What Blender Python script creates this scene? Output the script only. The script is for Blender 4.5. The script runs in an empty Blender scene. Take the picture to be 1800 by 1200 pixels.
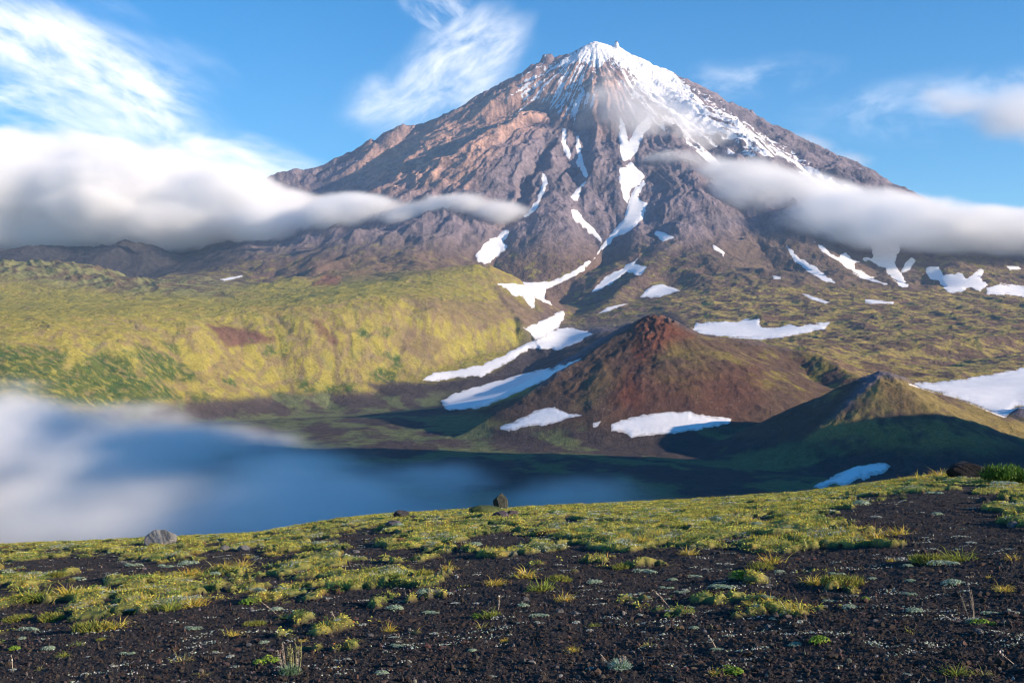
import bpy, math, random, time
import numpy as np
T0 = time.time()
sc = bpy.context.scene
R = math.radians

# ---------------------------------------------------------------- camera, world, sun, exposure
F = 1930.0                       # focal length in pixels of the 1800 px wide photograph
cam_data = bpy.data.cameras.new("camera")
cam_data.lens = 36.0 * F / 1800.0
cam_data.sensor_width = 36.0
cam_data.clip_start = 0.1
cam_data.clip_end = 60000.0
cam = bpy.data.objects.new("camera", cam_data)
sc.collection.objects.link(cam)
cam.location = (0, 0, 0)
cam.rotation_euler = (R(90), 0, 0)
sc.camera = cam

SUN_EL = 16.5
SUN_AZ = 110.0                   # clockwise from +Y (view direction): from the right, a little behind the camera
saz, sel = R(SUN_AZ), R(SUN_EL)
SUN = np.array([math.sin(saz) * math.cos(sel), math.cos(saz) * math.cos(sel), math.sin(sel)])

sun_data = bpy.data.lights.new("sun", "SUN")
sun_data.energy = 5.0
sun_data.angle = R(0.53)
sun_data.color = (1.0, 0.80, 0.60)
sun = bpy.data.objects.new("sun", sun_data)
sc.collection.objects.link(sun)
from mathutils import Vector
sun.rotation_euler = Vector(tuple(-SUN)).to_track_quat('-Z', 'Y').to_euler()
sun.location = tuple(SUN * 3000)

world = bpy.data.worlds.new("World")
sc.world = world
world.use_nodes = True

sc.view_settings.view_transform = 'Standard'
sc.view_settings.look = 'None'
sc.view_settings.exposure = 0.88
sc.view_settings.gamma = 1.0
sc.cycles.max_bounces = 30
sc.cycles.diffuse_bounces = 2
sc.cycles.volume_bounces = 26
sc.cycles.use_denoising = True
sc.cycles.use_adaptive_sampling = True
sc.cycles.adaptive_threshold = 0.02
sc.cycles.filter_width = 1.1
sc.cycles.volume_max_steps = 256

# ---------------------------------------------------------------- small node helper
class NT:
    def __init__(self, tree):
        self.t = tree; self.x = 0
    def n(self, kind, **kw):
        nd = self.t.nodes.new(kind); nd.location = (self.x, 0); self.x += 40
        ins = kw.pop('ins', {})
        for k, v in kw.items(): setattr(nd, k, v)
        for k, v in ins.items(): self.set(nd.inputs[k], v)
        return nd
    def set(self, sock, v):
        if isinstance(v, bpy.types.NodeSocket): self.t.links.new(v, sock)
        else:
            try: sock.default_value = v
            except TypeError: sock.default_value = tuple(v) + (1.0,) if hasattr(v, '__len__') else v
    def math(self, op, a, b=0.0, c=0.0, clamp=False):
        m = self.n('ShaderNodeMath', operation=op, use_clamp=clamp)
        self.set(m.inputs[0], a); self.set(m.inputs[1], b)
        if len(m.inputs) > 2: self.set(m.inputs[2], c)
        return m.outputs[0]
    def vmath(self, op, a, b=(0, 0, 0), scale=None):
        m = self.n('ShaderNodeVectorMath', operation=op)
        self.set(m.inputs[0], a); self.set(m.inputs[1], b)
        if scale is not None: self.set(m.inputs[3], scale)
        return m.outputs['Value'] if op in ('DOT_PRODUCT', 'LENGTH', 'DISTANCE') else m.outputs[0]
    def noise(self, vec, scale, detail=4.0, rough=0.55, dist=0.0, out=0):
        m = self.n('ShaderNodeTexNoise')
        self.set(m.inputs['Vector'], vec); m.inputs['Scale'].default_value = scale
        m.inputs['Detail'].default_value = detail; m.inputs['Roughness'].default_value = rough
        m.inputs['Distortion'].default_value = dist
        return m.outputs[out]
    def ramp(self, f, lo, hi, a=0.0, b=1.0, smooth=True):
        m = self.n('ShaderNodeMapRange', interpolation_type='SMOOTHSTEP' if smooth else 'LINEAR')
        for i, v in enumerate((f, lo, hi, a, b)): self.set(m.inputs[i], v)
        return m.outputs[0]
    def mix(self, f, a, b):
        m = self.n('ShaderNodeMix', data_type='RGBA')
        self.set(m.inputs[0], f); self.set(m.inputs[6], a); self.set(m.inputs[7], b)
        return m.outputs[2]
    def sep(self, v):
        m = self.n('ShaderNodeSeparateXYZ'); self.set(m.inputs[0], v); return m.outputs
    def comb(self, x, y, z):
        m = self.n('ShaderNodeCombineXYZ'); self.set(m.inputs[0], x); self.set(m.inputs[1], y); self.set(m.inputs[2], z); return m.outputs[0]
    def attr(self, name):
        return self.n('ShaderNodeAttribute', attribute_name=name)
    def pos(self):
        return self.n('ShaderNodeNewGeometry').outputs['Position']

def material(name):
    m = bpy.data.materials.new(name); m.use_nodes = True
    m.node_tree.nodes.clear()
    t = NT(m.node_tree)
    out = t.n('ShaderNodeOutputMaterial')
    return m, t, out

def surf(t, out, col, rough=0.9, bump=None, spec=0.2, **kw):
    b = t.n('ShaderNodeBsdfPrincipled')
    t.set(b.inputs['Base Color'], col); t.set(b.inputs['Roughness'], rough)
    b.inputs['Specular IOR Level'].default_value = spec
    for k, v in kw.items(): t.set(b.inputs[k], v)
    if bump is not None: t.set(b.inputs['Normal'], bump)
    t.t.links.new(b.outputs[0], out.inputs['Surface'])
    return b

def tag(o, label=None, cat=None, group=None, kind=None):
    if label: o['label'] = label
    if cat: o['category'] = cat
    if group: o['group'] = group
    if kind: o['kind'] = kind
    return o

# ---------------------------------------------------------------- sky: Nishita with thin high cirrus beyond the clouds
def build_world():
    t = NT(world.node_tree); world.node_tree.nodes.clear()
    out = t.n('ShaderNodeOutputWorld')
    sky = t.n('ShaderNodeTexSky', sky_type='NISHITA')
    sky.sun_disc = False
    sky.sun_elevation = sel
    sky.sun_rotation = saz
    sky.altitude = 1000.0
    sky.air_density = 1.0; sky.dust_density = 0.1; sky.ozone_density = 3.0
    hs = t.n('ShaderNodeHueSaturation'); hs.inputs['Saturation'].default_value = 1.36; hs.inputs['Value'].default_value = 1.14
    t.set(hs.inputs['Color'], sky.outputs[0])
    d = t.n('ShaderNodeTexCoord').outputs['Generated']
    x, y, z = t.sep(d)
    yy = t.math('MAXIMUM', y, 0.05)
    u = t.math('DIVIDE', x, yy)            # tangent-plane coordinates of the direction
    v = t.math('DIVIDE', z, yy)
    def U(px): return (px - 900) / F
    def V(py): return (600 - py) / F
    def cirrus(cx, cy, ang, la, lb, sc_, stretch, lo, hi, amp, seed):
        # streaky cloud inside an elongated soft region
        ca, sa = math.cos(ang), math.sin(ang)
        du = t.math('SUBTRACT', u, U(cx)); dv = t.math('SUBTRACT', v, V(cy))
        a = t.math('ADD', t.math('MULTIPLY', du, ca), t.math('MULTIPLY', dv, sa))
        b = t.math('SUBTRACT', t.math('MULTIPLY', dv, ca), t.math('MULTIPLY', du, sa))
        ra = t.math('DIVIDE', a, la / F); rb = t.math('DIVIDE', b, lb / F)
        rr = t.math('SQRT', t.math('ADD', t.math('MULTIPLY', ra, ra), t.math('MULTIPLY', rb, rb)))
        vec = t.comb(t.math('MULTIPLY', a, sc_), t.math('MULTIPLY', b, sc_ * stretch), seed)
        big = t.noise(vec, 0.35, 3.0, 0.5, 0.3)
        n1 = t.noise(vec, 1.0, 8.0, 0.60, 0.35)
        rr2 = t.math('ADD', rr, t.math('MULTIPLY', t.math('SUBTRACT', 0.5, big), 1.6))
        m = t.ramp(rr2, 1.15, 0.35)
        k = t.ramp(n1, lo, hi)
        return t.math('MULTIPLY', t.math('MULTIPLY', m, k), amp)
    parts = [
        cirrus(130, 130, R(-27), 360, 130, 13.0, 3.0, 0.22, 0.74, 0.92, 3.1),
        cirrus(60, 190, R(-10), 330, 80, 11.0, 3.4, 0.28, 0.78, 0.8, 1.1),
        cirrus(360, 270, R(-12), 250, 52, 13.0, 3.0, 0.24, 0.74, 0.8, 8.4),
        cirrus(800, 115, R(34), 190, 85, 15.0, 2.2, 0.26, 0.80, 0.85, 12.7),
        cirrus(730, 165, R(10), 140, 50, 15.0, 2.2, 0.28, 0.78, 0.6, 22.7),
        cirrus(800, 40, R(-45), 130, 55, 20.0, 2.8, 0.38, 0.72, 0.45, 17.3),
        cirrus(1680, 190, R(4), 260, 60, 12.0, 1.8, 0.38, 0.74, 0.33, 31.0),
        cirrus(1330, 140, R(8), 190, 45, 14.0, 2.0, 0.40, 0.76, 0.30, 37.0),
    ]
    tot = parts[0]
    for p in parts[1:]:
        tot = t.math('MAXIMUM', tot, p)
    tot = t.math('MINIMUM', tot, 0.93)
    SKY_GAIN = 1.0
    bgc = t.mix(tot, hs.outputs[0], (9.6, 9.3, 9.2, 1))
    bg = t.n('ShaderNodeBackground'); t.set(bg.inputs[0], bgc); bg.inputs[1].default_value = 0.097
    t.t.links.new(bg.outputs[0], out.inputs['Surface'])
build_world()
# ---------------------------------------------------------------- numpy noise
_rng = np.random.RandomState(7)
_perm = _rng.permutation(512).astype(np.int32)
_perm = np.concatenate([_perm, _perm])
_ang = _rng.rand(512) * 2 * np.pi
_gx = np.cos(_ang).astype(np.float32); _gy = np.sin(_ang).astype(np.float32)
def perlin(x, y, seed=0):
    x = np.asarray(x, np.float64) + seed * 17.13; y = np.asarray(y, np.float64) + seed * 9.71
    xi = np.floor(x); yi = np.floor(y)
    xf = (x - xi).astype(np.float32); yf = (y - yi).astype(np.float32)
    xi = xi.astype(np.int32) & 511; yi = yi.astype(np.int32) & 511
    u = xf * xf * xf * (xf * (xf * 6 - 15) + 10); v = yf * yf * yf * (yf * (yf * 6 - 15) + 10)
    def g(ix, iy, fx, fy):
        h = _perm[_perm[ix & 511] + (iy & 511)] & 511
        return _gx[h] * fx + _gy[h] * fy
    a = g(xi, yi, xf, yf); b = g(xi + 1, yi, xf - 1, yf)
    c = g(xi, yi + 1, xf, yf - 1); d = g(xi + 1, yi + 1, xf - 1, yf - 1)
    ab = a + u * (b - a); cd = c + u * (d - c)
    return (ab + v * (cd - ab)) * 1.4
def fbm(x, y, octv=5, gain=0.5, lac=2.03, seed=0):
    s = 0; a = 1.0; n = 0
    for i in range(octv):
        s = s + a * perlin(x, y, seed + i * 3); n += a; a *= gain; x = x * lac; y = y * lac
    return s / n
def ridged(x, y, octv=5, gain=0.5, lac=2.03, seed=0):
    s = 0; a = 1.0; n = 0; w = 1.0
    for i in range(octv):
        r = 1 - np.abs(perlin(x, y, seed + i * 5)); r = r * r * w
        s = s + a * r; n += a; w = np.clip(r * 1.6, 0, 1); a *= gain; x = x * lac; y = y * lac
    return s / n
def sstep(x, a, b):
    t = np.clip((x - a) / (b - a), 0, 1); return t * t * (3 - 2 * t)
def smax(a, b, k):
    h = np.clip(0.5 + 0.5 * (a - b) / k, 0, 1)
    return b + (a - b) * h + k * h * (1 - h)
def smin(a, b, k): return -smax(-a, -b, k)

# ---------------------------------------------------------------- terrain: survey points (bearing in px, elevation in px, metres away)
def W(px, py, D):
    return ((px - 900) / F * D, D, (600 - py) / F * D)
def Z(px, D, z):
    return ((px - 900) / F * D, D, z)
BASE = []
for px in (-700, -200, 300, 800, 1300, 1800):
    BASE += [Z(px, 300, -135), Z(px, 550, -188), Z(px, 900, -215), Z(px, 1500, -221)]
for px in (-600, 0, 500, 900, 1300): BASE += [Z(px, 2100, -220)]
BASE += [Z(1700, 1900, -212), Z(2100, 1900, -200)]
BASE += [W(500, 735, 3074), W(700, 722, 3400), W(900, 745, 2662), W(350, 745, 2850)]
# plateau: foot and rim
BASE += [W(-600, 790, 2230), W(-300, 785, 2300), W(0, 772, 2441), W(200, 747, 2862), W(350, 728, 3320), W(500, 714, 3705), W(650, 706, 3915), W(790, 700, 4150)]
BASE += [W(-600, 620, 2700), W(-300, 615, 2750), W(0, 606, 2950), W(200, 598, 3330), W(350, 580, 3800), W(470, 585, 4120), W(560, 560, 4300), W(660, 545, 4500), W(740, 545, 4650), W(800, 560, 4750)]
BASE += [W(100, 690, 2800), W(450, 650, 3880), W(620, 640, 4100), W(740, 640, 4350)]
BASE += [W(-500, 545, 3700), W(0, 545, 3900), W(0, 524, 4600), W(250, 532, 4600), W(450, 536, 4900), W(450, 512, 5600), W(600, 502, 5700), W(700, 482, 5900), W(780, 472, 6000), W(850, 467, 5850)]
BASE += [W(820, 505, 5400), W(870, 540, 5150), W(900, 580, 4950), W(850, 600, 4750)]
# gully between plateau and uplands, up to the peak
BASE += [W(840, 665, 4450), W(860, 650, 4632), W(930, 615, 4950), W(985, 562, 5450), W(950, 535, 5950), W(905, 505, 6350), W(960, 500, 6500), W(1040, 462, 6900), W(1060, 430, 7150)]
BASE += [W(1090, 402, 7400), W(1110, 340, 8200), W(1115, 240, 9300), W(1108, 165, 10050), W(1045, 85, 10780)]
# second snow valley left of the red cone
BASE += [W(780, 712, 3700), W(880, 690, 3650), W(1000, 645, 3900), W(940, 660, 4100), W(1060, 610, 4350), W(1000, 620, 4500)]
BASE += [W(1050, 580, 4900), W(1120, 575, 4900), W(1000, 600, 4850)]
# far left
BASE += [W(-300, 455, 5400), W(0, 461, 5600), W(160, 467, 5800), W(250, 494, 5900), W(0, 520, 4750), W(200, 520, 5000), W(330, 507, 5350), W(100, 490, 5250)]
for px in (-600, -100, 200): BASE += [Z(px, 7000, 330), Z(px, 7900, 430)]
for px in (-600, -100, 200): BASE += [Z(px, 9500, 500), Z(px, 13000, 500)]
BASE += [W(350, 478, 7000), W(420, 440, 8000), W(500, 455, 7400), W(480, 492, 6800), W(560, 500, 6200), W(650, 455, 6900), W(620, 412, 7800), W(760, 432, 7100), W(820, 455, 6650), W(700, 405, 7500)]
BASE += [W(865, 447, 6850), W(900, 425, 7100), W(925, 405, 7450)]
BASE += [W(1000, 490, 6600), W(925, 480, 6550), W(960, 440, 7050), W(1040, 420, 7250)]
BASE += [W(1020, 530, 6100), W(1080, 520, 6300), W(1150, 485, 6600), W(1100, 455, 6950), W(1150, 425, 7150), W(1200, 405, 7400)]
BASE += [W(1250, 455, 6700), W(1300, 500, 6100), W(1400, 485, 6300), W(1500, 503, 6100), W(1450, 425, 7300), W(1600, 440, 7300), W(1700, 500, 6500), W(1800, 520, 6300), W(1800, 450, 7500), W(1700, 430, 7800), W(2000, 450, 7500), W(2000, 520, 6300)]
BASE += [W(1600, 380, 8900), W(1800, 405, 9000), W(2100, 430, 9000), W(1500, 395, 8700)]
# right upland
BASE += [W(1100, 543, 5700), W(1170, 540, 5500), W(1250, 532, 5600), W(1330, 548, 5200), W(1330, 578, 4650), W(1230, 580, 4500), W(1290, 597, 4200), W(1440, 587, 4450), W(1500, 552, 5000), W(1600, 532, 5500), W(1750, 530, 5600), W(1800, 545, 5200), W(2100, 540, 5300)]
BASE += [W(1500, 630, 3700), W(1400, 602, 4000), W(1600, 592, 4250), W(1750, 595, 4200), W(1650, 640, 3650), W(1800, 640, 3700), W(2100, 640, 3700), W(1640, 674, 3050), W(1800, 652, 3350), W(1800, 705, 2750), W(1740, 722, 2550), W(2100, 700, 2700)]
BASE += [W(1300, 618, 3500), W(1450, 700, 2650), W(1350, 720, 2600), W(1150, 620, 3500), W(1400, 622, 3450)]
# mountain flanks between the ribs
BASE += [W(600, 375, 9000), W(700, 340, 9200), W(500, 390, 9000), W(380, 410, 9200), W(850, 262, 9600), W(760, 245, 10100), W(880, 200, 10200), W(950, 235, 9750), W(900, 335, 8700), W(1000, 335, 8450), W(1010, 200, 9900), W(1250, 335, 9100), W(1350, 385, 8800), W(1200, 225, 9900), W(1290, 280, 9800), W(1450, 345, 9700)]
BASE += [W(800, 330, 9000), W(660, 300, 10000), W(560, 320, 9900)]
BASE += [Z(1045, 13000, 1300), Z(300, 12800, 700), Z(1700, 12800, 700), Z(2400, 12000, 500), Z(2400, 9500, 700), Z(0, 11500, 700), Z(600, 12000, 1000)]
# the camera's own massif continues to the right, out of the picture
OFF = [(600, 300, -130), (900, 700, -190), (1200, 1200, -200), (1700, 2200, -150)]
BASE += OFF

# ridge lines: list of points, slope on the left of travel, slope on the right, crest rounding
RIDGES = [
 ([W(1045, 74, 10800), W(1010, 100, 10800), W(960, 108, 10800), W(900, 148, 10750), W(800, 205, 10700), W(700, 236, 10600), W(640, 265, 10600), W(560, 295, 10500), W(480, 314, 10400), W(380, 352, 10200), W(250, 400, 10000)], .62, .62, 10),
 ([W(1015, 112, 10550), W(940, 182, 10150), W(860, 222, 9850), W(760, 268, 9650), W(690, 310, 9400), W(600, 350, 9200)], .62, .62, 10),
 ([W(930, 150, 10450), W(820, 215, 10250), W(700, 268, 10100), W(600, 315, 9900)], .6, .6, 10),
 ([W(1030, 140, 10300), W(980, 215, 9800), W(930, 258, 9450), W(850, 305, 9050), W(760, 345, 8700)], .6, .6, 10),
 ([W(1042, 150, 10250), W(1005, 250, 9400), W(965, 318, 8750), W(900, 360, 8200), W(850, 368, 7950), W(780, 372, 7650), W(690, 402, 7400), W(600, 425, 7300), W(480, 470, 7100)], .55, .55, 30),
 ([W(1048, 100, 10550), W(1055, 190, 9800), W(1062, 270, 9000), W(1078, 330, 8400), W(1055, 368, 8000), W(960, 390, 7650), W(925, 430, 7150), W(935, 470, 6700)], .62, .62, 18),
 ([W(1060, 265, 9050), W(1030, 340, 8300), W(1020, 392, 7800), W(1035, 425, 7350)], .6, .6, 15),
 ([W(1075, 110, 10550), W(1098, 190, 9900), W(1095, 260, 9150)], .65, .65, 12),
 ([W(1090, 86, 10750), W(1140, 180, 10100), W(1165, 250, 9500), W(1180, 330, 8700), W(1195, 390, 7900), W(1250, 425, 7300), W(1330, 470, 6700)], .58, .58, 20),
 ([W(1105, 90, 10750), W(1190, 190, 10200), W(1260, 280, 9550), W(1330, 365, 8750), W(1400, 435, 7650), W(1470, 490, 6500)], .56, .56, 15),
 ([W(1045, 74, 10800), W(1085, 82, 10800), W(1130, 112, 10800), W(1190, 138, 10800), W(1240, 182, 10750), W(1290, 218, 10700), W(1400, 280, 10650), W(1540, 352, 10600), W(1700, 420, 10400)], .6, .6, 10),
 ([W(1240, 190, 10600), W(1350, 290, 10000), W(1450, 368, 9300), W(1550, 430, 8400), W(1560, 470, 7300)], .55, .55, 15),
 # dark hills far left
 ([W(1400, 556, 4950), W(1335, 550, 4950), W(1480, 562, 4900), W(1530, 570, 4800)], .7, .7, 12),
 ([W(760, 436, 7050), W(640, 470, 6500), W(520, 488, 6200)], .25, .6, 20),
 ([W(850, 375, 7900), W(780, 374, 7650), W(690, 402, 7400), W(640, 440, 7000), W(560, 470, 6700)], .5, .5, 25),
 ([W(1320, 400, 7900), W(1290, 440, 7200), W(1330, 480, 6500)], .4, .4, 20),
 ([W(1440, 420, 7900), W(1500, 460, 7000), W(1560, 495, 6300)], .4, .4, 20),
 ([W(1150, 440, 6900), W(1100, 500, 6350), W(1060, 545, 5700)], .45, .35, 20),
 ([Z(-300, 8500, 660), W(0, 438, 8500), W(65, 433, 8500), W(130, 438, 8600), W(225, 436, 8600)], .35, .35, 40),
 ([W(225, 423, 8400), W(330, 452, 8300)], .42, .42, 25),
 # green ridge far left
 ([W(-200, 455, 5500), W(0, 461, 5600), W(80, 462, 5650), W(160, 467, 5800), W(250, 494, 5900)], .5, .5, 40),
 # spur and lip of the plateau
 ([W(850, 463, 5850), W(868, 500, 5600), W(900, 545, 5250), W(925, 575, 5000)], .5, .62, 20),
 # hump above the upland
 ([W(1010, 560, 5600), W(1120, 540, 5600), W(1200, 520, 5900)], .3, .4, 40),
 # red cone and its shoulder
 ([W(1145, 555, 2900), W(1180, 572, 2960), W(1232, 590, 3080), W(1330, 600, 3200), W(1430, 622, 3120), W(1505, 660, 2850)], .55, .42, 20),
 ([W(1145, 556, 2900), W(1120, 590, 2820), W(1100, 640, 2700), W(1060, 690, 2600)], .56, .56, 30),
 # small cone
 ([W(1555, 666, 2150), W(1540, 688, 2100), W(1400, 790, 2000)], .52, .52, 26),
 ([W(1555, 668, 2150), W(1650, 694, 2180), W(1750, 732, 2200), W(1860, 790, 2200)], .5, .5, 60),
 ([W(1555, 670, 2150), W(1590, 710, 2050), W(1620, 760, 1950)], .5, .5, 70),
 # dark hillock at the right edge
 ([W(1800, 712, 2450), W(1860, 690, 2450)], .5, .5, 30),
]

# gullies: list of points, depth below the survey line, side slope
GULLIES = [
 ([W(1100, 120, 10500), W(1112, 165, 10050), W(1117, 235, 9350), W(1108, 300, 8550), W(1114, 350, 8000), W(1092, 400, 7400), W(1060, 432, 7120), W(1030, 463, 6870), W(965, 505, 6470)], 150, .50),
 ([W(1022, 130, 10400), W(1000, 180, 10000), W(1010, 240, 9450), W(1026, 300, 8800), W(1008, 345, 8350), W(1040, 402, 7600), W(1060, 430, 7150)], 130, .55),
 ([W(960, 200, 10050), W(972, 262, 9450), W(960, 310, 8950), W(948, 345, 8550), W(912, 388, 7900), W(878, 425, 7200), W(858, 448, 6880)], 150, .5),
 ([W(985, 135, 10450), W(900, 215, 9950), W(830, 280, 9500), W(740, 325, 9250), W(640, 352, 9100)], 190, .5),
 ([W(930, 140, 10650), W(850, 190, 10450), W(740, 243, 10300), W(640, 300, 10100), W(560, 335, 9900)], 160, .5),
 ([W(880, 205, 10200), W(790, 250, 9950), W(700, 290, 9800), W(620, 330, 9600)], 150, .5),
 ([W(1085, 100, 10650), W(1135, 130, 10450), W(1168, 200, 9950), W(1212, 290, 9300), W(1242, 352, 8700), W(1290, 405, 7900), W(1370, 470, 6800)], 130, .5),
 ([W(1180, 160, 10450), W(1290, 268, 9950), W(1400, 360, 9200), W(1480, 422, 8200), W(1560, 490, 6800)], 150, .5),
 ([W(1250, 195, 10600), W(1400, 300, 10200), W(1560, 400, 9400)], 70, .5),
 ([W(560, 440, 7700), W(680, 425, 7500), W(740, 455, 7000), W(790, 480, 6300)], 20, .35),
 ([W(1150, 395, 7700), W(1165, 425, 7300), W(1100, 480, 6700), W(1040, 520, 6250), W(985, 555, 5600)], 30, .4),
 ([W(1630, 400, 8600), W(1640, 450, 7600), W(1620, 500, 6500)], 40, .35),
 ([W(1590, 652, 3650), W(1700, 652, 3900), W(1830, 645, 4150)], 34, .4),
 ([W(300, 590, 3700), W(320, 640, 3400), W(350, 690, 3250)], 12, .4),
 ([W(480, 585, 4200), W(500, 640, 3950), W(470, 690, 3650)], 12, .4),
 ([W(730, 548, 4700), W(700, 620, 4350), W(660, 690, 4000)], 16, .4),
 ([W(150, 590, 3350), W(190, 650, 3050), W(230, 710, 2850)], 12, .4),
 ([W(580, 600, 4300), W(590, 640, 4100), W(575, 690, 3800)], 14, .5),
]
_pts = np.array(BASE, float)
_C2 = 60.0 ** 2
_SC = 1000.0
def _phi(d2): return np.sqrt(d2 + _C2) / _SC
def _fit():
    P = _pts[:, :2]; n = len(P)
    d2 = ((P[:, None, :] - P[None, :, :]) ** 2).sum(-1)
    A = np.zeros((n + 3, n + 3)); A[:n, :n] = _phi(d2) - np.eye(n) * 0.002
    q = np.c_[np.ones(n), P / _SC]; A[:n, n:] = q; A[n:, :n] = q.T
    return np.linalg.solve(A, np.r_[_pts[:, 2], 0, 0, 0])
_wt = _fit()
def base_h(x, y):
    s = _wt[-3] + _wt[-2] * x / _SC + _wt[-1] * y / _SC
    for i in range(len(_pts)):
        s = s + _wt[i] * np.sqrt((x - _pts[i, 0]) ** 2 + (y - _pts[i, 1]) ** 2 + _C2) / _SC
    return s
def ridge_h(x, y, pts, sl, sr, rnd):
    best = np.full(x.shape, -1e9)
    for (a, b) in zip(pts[:-1], pts[1:]):
        dx, dy = b[0] - a[0], b[1] - a[1]; L2 = dx * dx + dy * dy
        t = np.clip(((x - a[0]) * dx + (y - a[1]) * dy) / L2, 0, 1)
        ex = x - (a[0] + t * dx); ey = y - (a[1] + t * dy)
        d = np.sqrt(ex * ex + ey * ey)
        s = np.where(dx * ey - dy * ex > 0, sl, sr)
        h = a[2] + t * (b[2] - a[2]) - s * (np.sqrt(d * d + rnd * rnd) - rnd)
        best = np.maximum(best, h)
    return best

PEAK = W(1047, 74, 10800)
def macro_h(x, y, B):
    """B: base height; ridges are laid on warped coordinates so that their crests wander."""
    far = sstep(y, 5500, 8000)
    wa = 10 + 45 * far
    wx = x + wa * fbm(x / 420, y / 420, 4, seed=11); wy = y + wa * fbm(x / 420, y / 420, 4, seed=23)
    h = B - 60 * sstep(B, 900, 1500) * (1 - 0.6 * sstep(B, 2300, 2800))
    for (pts, sl, sr, rnd) in RIDGES:
        p = np.array(pts)
        reach = 4000 if p[:, 1].max() > 6000 else 900
        if p[:, 1].max() > 9000: pts = [(a, b, c + (0 if c > 2800 else 25)) for a, b, c in pts]
        m = (x > p[:, 0].min() - reach) & (x < p[:, 0].max() + reach) & (y > p[:, 1].min() - reach) & (y < p[:, 1].max() + reach)
        if not m.any(): continue
        r = ridge_h(wx[m], wy[m], pts, sl, sr, rnd)
        hm = h[m]
        k = 25.0 if p[:, 1].max() > 6000 else 14.0
        h[m] = smax(hm, r, k)
    for (pts, dep, sl) in GULLIES:
        p = np.array(pts); wd = dep / sl * 1.5 + 40
        m = (x > p[:, 0].min() - wd - 80) & (x < p[:, 0].max() + wd + 80) & (y > p[:, 1].min() - wd - 80) & (y < p[:, 1].max() + wd + 80)
        if not m.any(): continue
        d = -ridge_h(wx[m], wy[m], [(a, b, 0) for a, b, c in pts], 1, 1, 0)
        fade = sstep(PEAK[1] - wy[m], 0, 900) if p[:, 1].max() > 9000 else 1.0
        h[m] = h[m] - dep * fade * np.clip(1 - d / wd, 0, 1) ** 1.3
    return h
def summit_rocks(x, y):
    def bump(px, py, D, hgt, rad):
        c = W(px, py, D); d = np.sqrt((x - c[0]) ** 2 + ((y - c[1]) * .6) ** 2); return hgt * (1 - sstep(d, rad * .5, rad))
    return bump(1084, 82, 10800, 42, 26) + bump(962, 108, 10800, 45, 75) + bump(690, 236, 10600, 45, 170) + bump(640, 262, 10600, 30, 120) + bump(930, 130, 10780, 25, 60)
def detail_h(x, y, h):
    """Erosion relief. Rills run down from the summit; lava plateaux are hummocky."""
    dx, dy = x - PEAK[0], y - PEAK[1]
    r = np.sqrt(dx * dx + dy * dy); th = np.arctan2(dy, dx)
    vol = sstep(h, 380, 900) * sstep(y, 6000, 7200)
    s = np.log(np.maximum(r, 60.0) / 60.0)
    wth = th + 0.06 * fbm(x / 500, y / 500, 3, seed=41)
    rill = ridged(wth * 8.0, s * 0.55 + 0.3 * wth, 4, 0.5, seed=51)
    rill2 = ridged(wth * 30.0, s * 1.6, 4, 0.55, seed=61)
    crag = fbm(x / 210, y / 210, 6, 0.6, seed=71)
    rr = np.clip(r / 1500, 0.12, 1.0)
    d = vol * (46 * (ridged(x / 330, y / 330, 6, .58, seed=77) - .5) * np.clip(rr * 1.6, .25, 1) + 70 * rr * (rill - 0.45) + 16 * np.clip(rr * 1.5, 0.3, 1) * (rill2 - 0.45) + 34 * crag)
    low = 1 - vol
    mid = sstep(y, 5600, 6300) * (1 - sstep(h, 900, 1300)) * sstep(h, 220, 330)
    d = d + mid * 34 * (ridged(x / 420, y / 420, 5, .55, seed=111) - .5)
    hum = fbm(x / 260, y / 260, 6, 0.55, seed=81)
    hb = ridged(x / 180, y / 180, 5, 0.5, seed=91)
    amp = 0.35 + 0.65 * sstep(h, -200, -60)
    upl = sstep(x / np.maximum(y, 1), .12, .18) * sstep(y, 3500, 4200)
    d = d + low * amp * (16 * hum + (10 + 7 * upl) * (hb - 0.45) + 3.0 * fbm(x / 24, y / 24, 3, seed=101))
    for (cx, cy, rr_, sd_) in ((W(1145, 555, 2900)[0], 2900, 420, 141), (W(1555, 668, 2150)[0], 2150, 300, 151)):
        ex, ey = x - cx, y - cy; r_ = np.sqrt(ex * ex + ey * ey) + 1; a_ = np.arctan2(ey, ex)
        k_ = sstep(r_, 90, 240) * (1 - sstep(r_, rr_, rr_ * 1.3))
        ri = ridged(a_ * 7 + .2 * fbm(x / 60, y / 60, 3, seed=sd_ + 2), np.log(r_) * 1.2, 4, .55, seed=sd_)
        d = d + k_ * 3.5 * (ri - .5) + 4 * k_ * fbm(x / 70, y / 70, 4, .6, seed=sd_ + 8) + (1 - sstep(r_, 50, 120)) * (13 if sd_ < 150 else 6) * (ridged(x / 34, y / 34, 4, .6, seed=sd_ + 5) - .45)
    rx, ry = x - W(1140, 620, 2780)[0], y - 2780
    d = d + 13 * np.exp(-(rx / 45) ** 2 - (ry / 110) ** 2) * (ridged(x / 26, y / 26, 4, .6, seed=161) - .3)
    fl = (1 - sstep(x / np.maximum(y, 1), -.33, -.28)) * sstep(y, 5050, 5400) * (1 - sstep(y, 5900, 6300))
    d = d + fl * 34 * (ridged((x + .5 * y) / 190, y / 500, 4, .55, seed=171) - .5)
    return d
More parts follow.
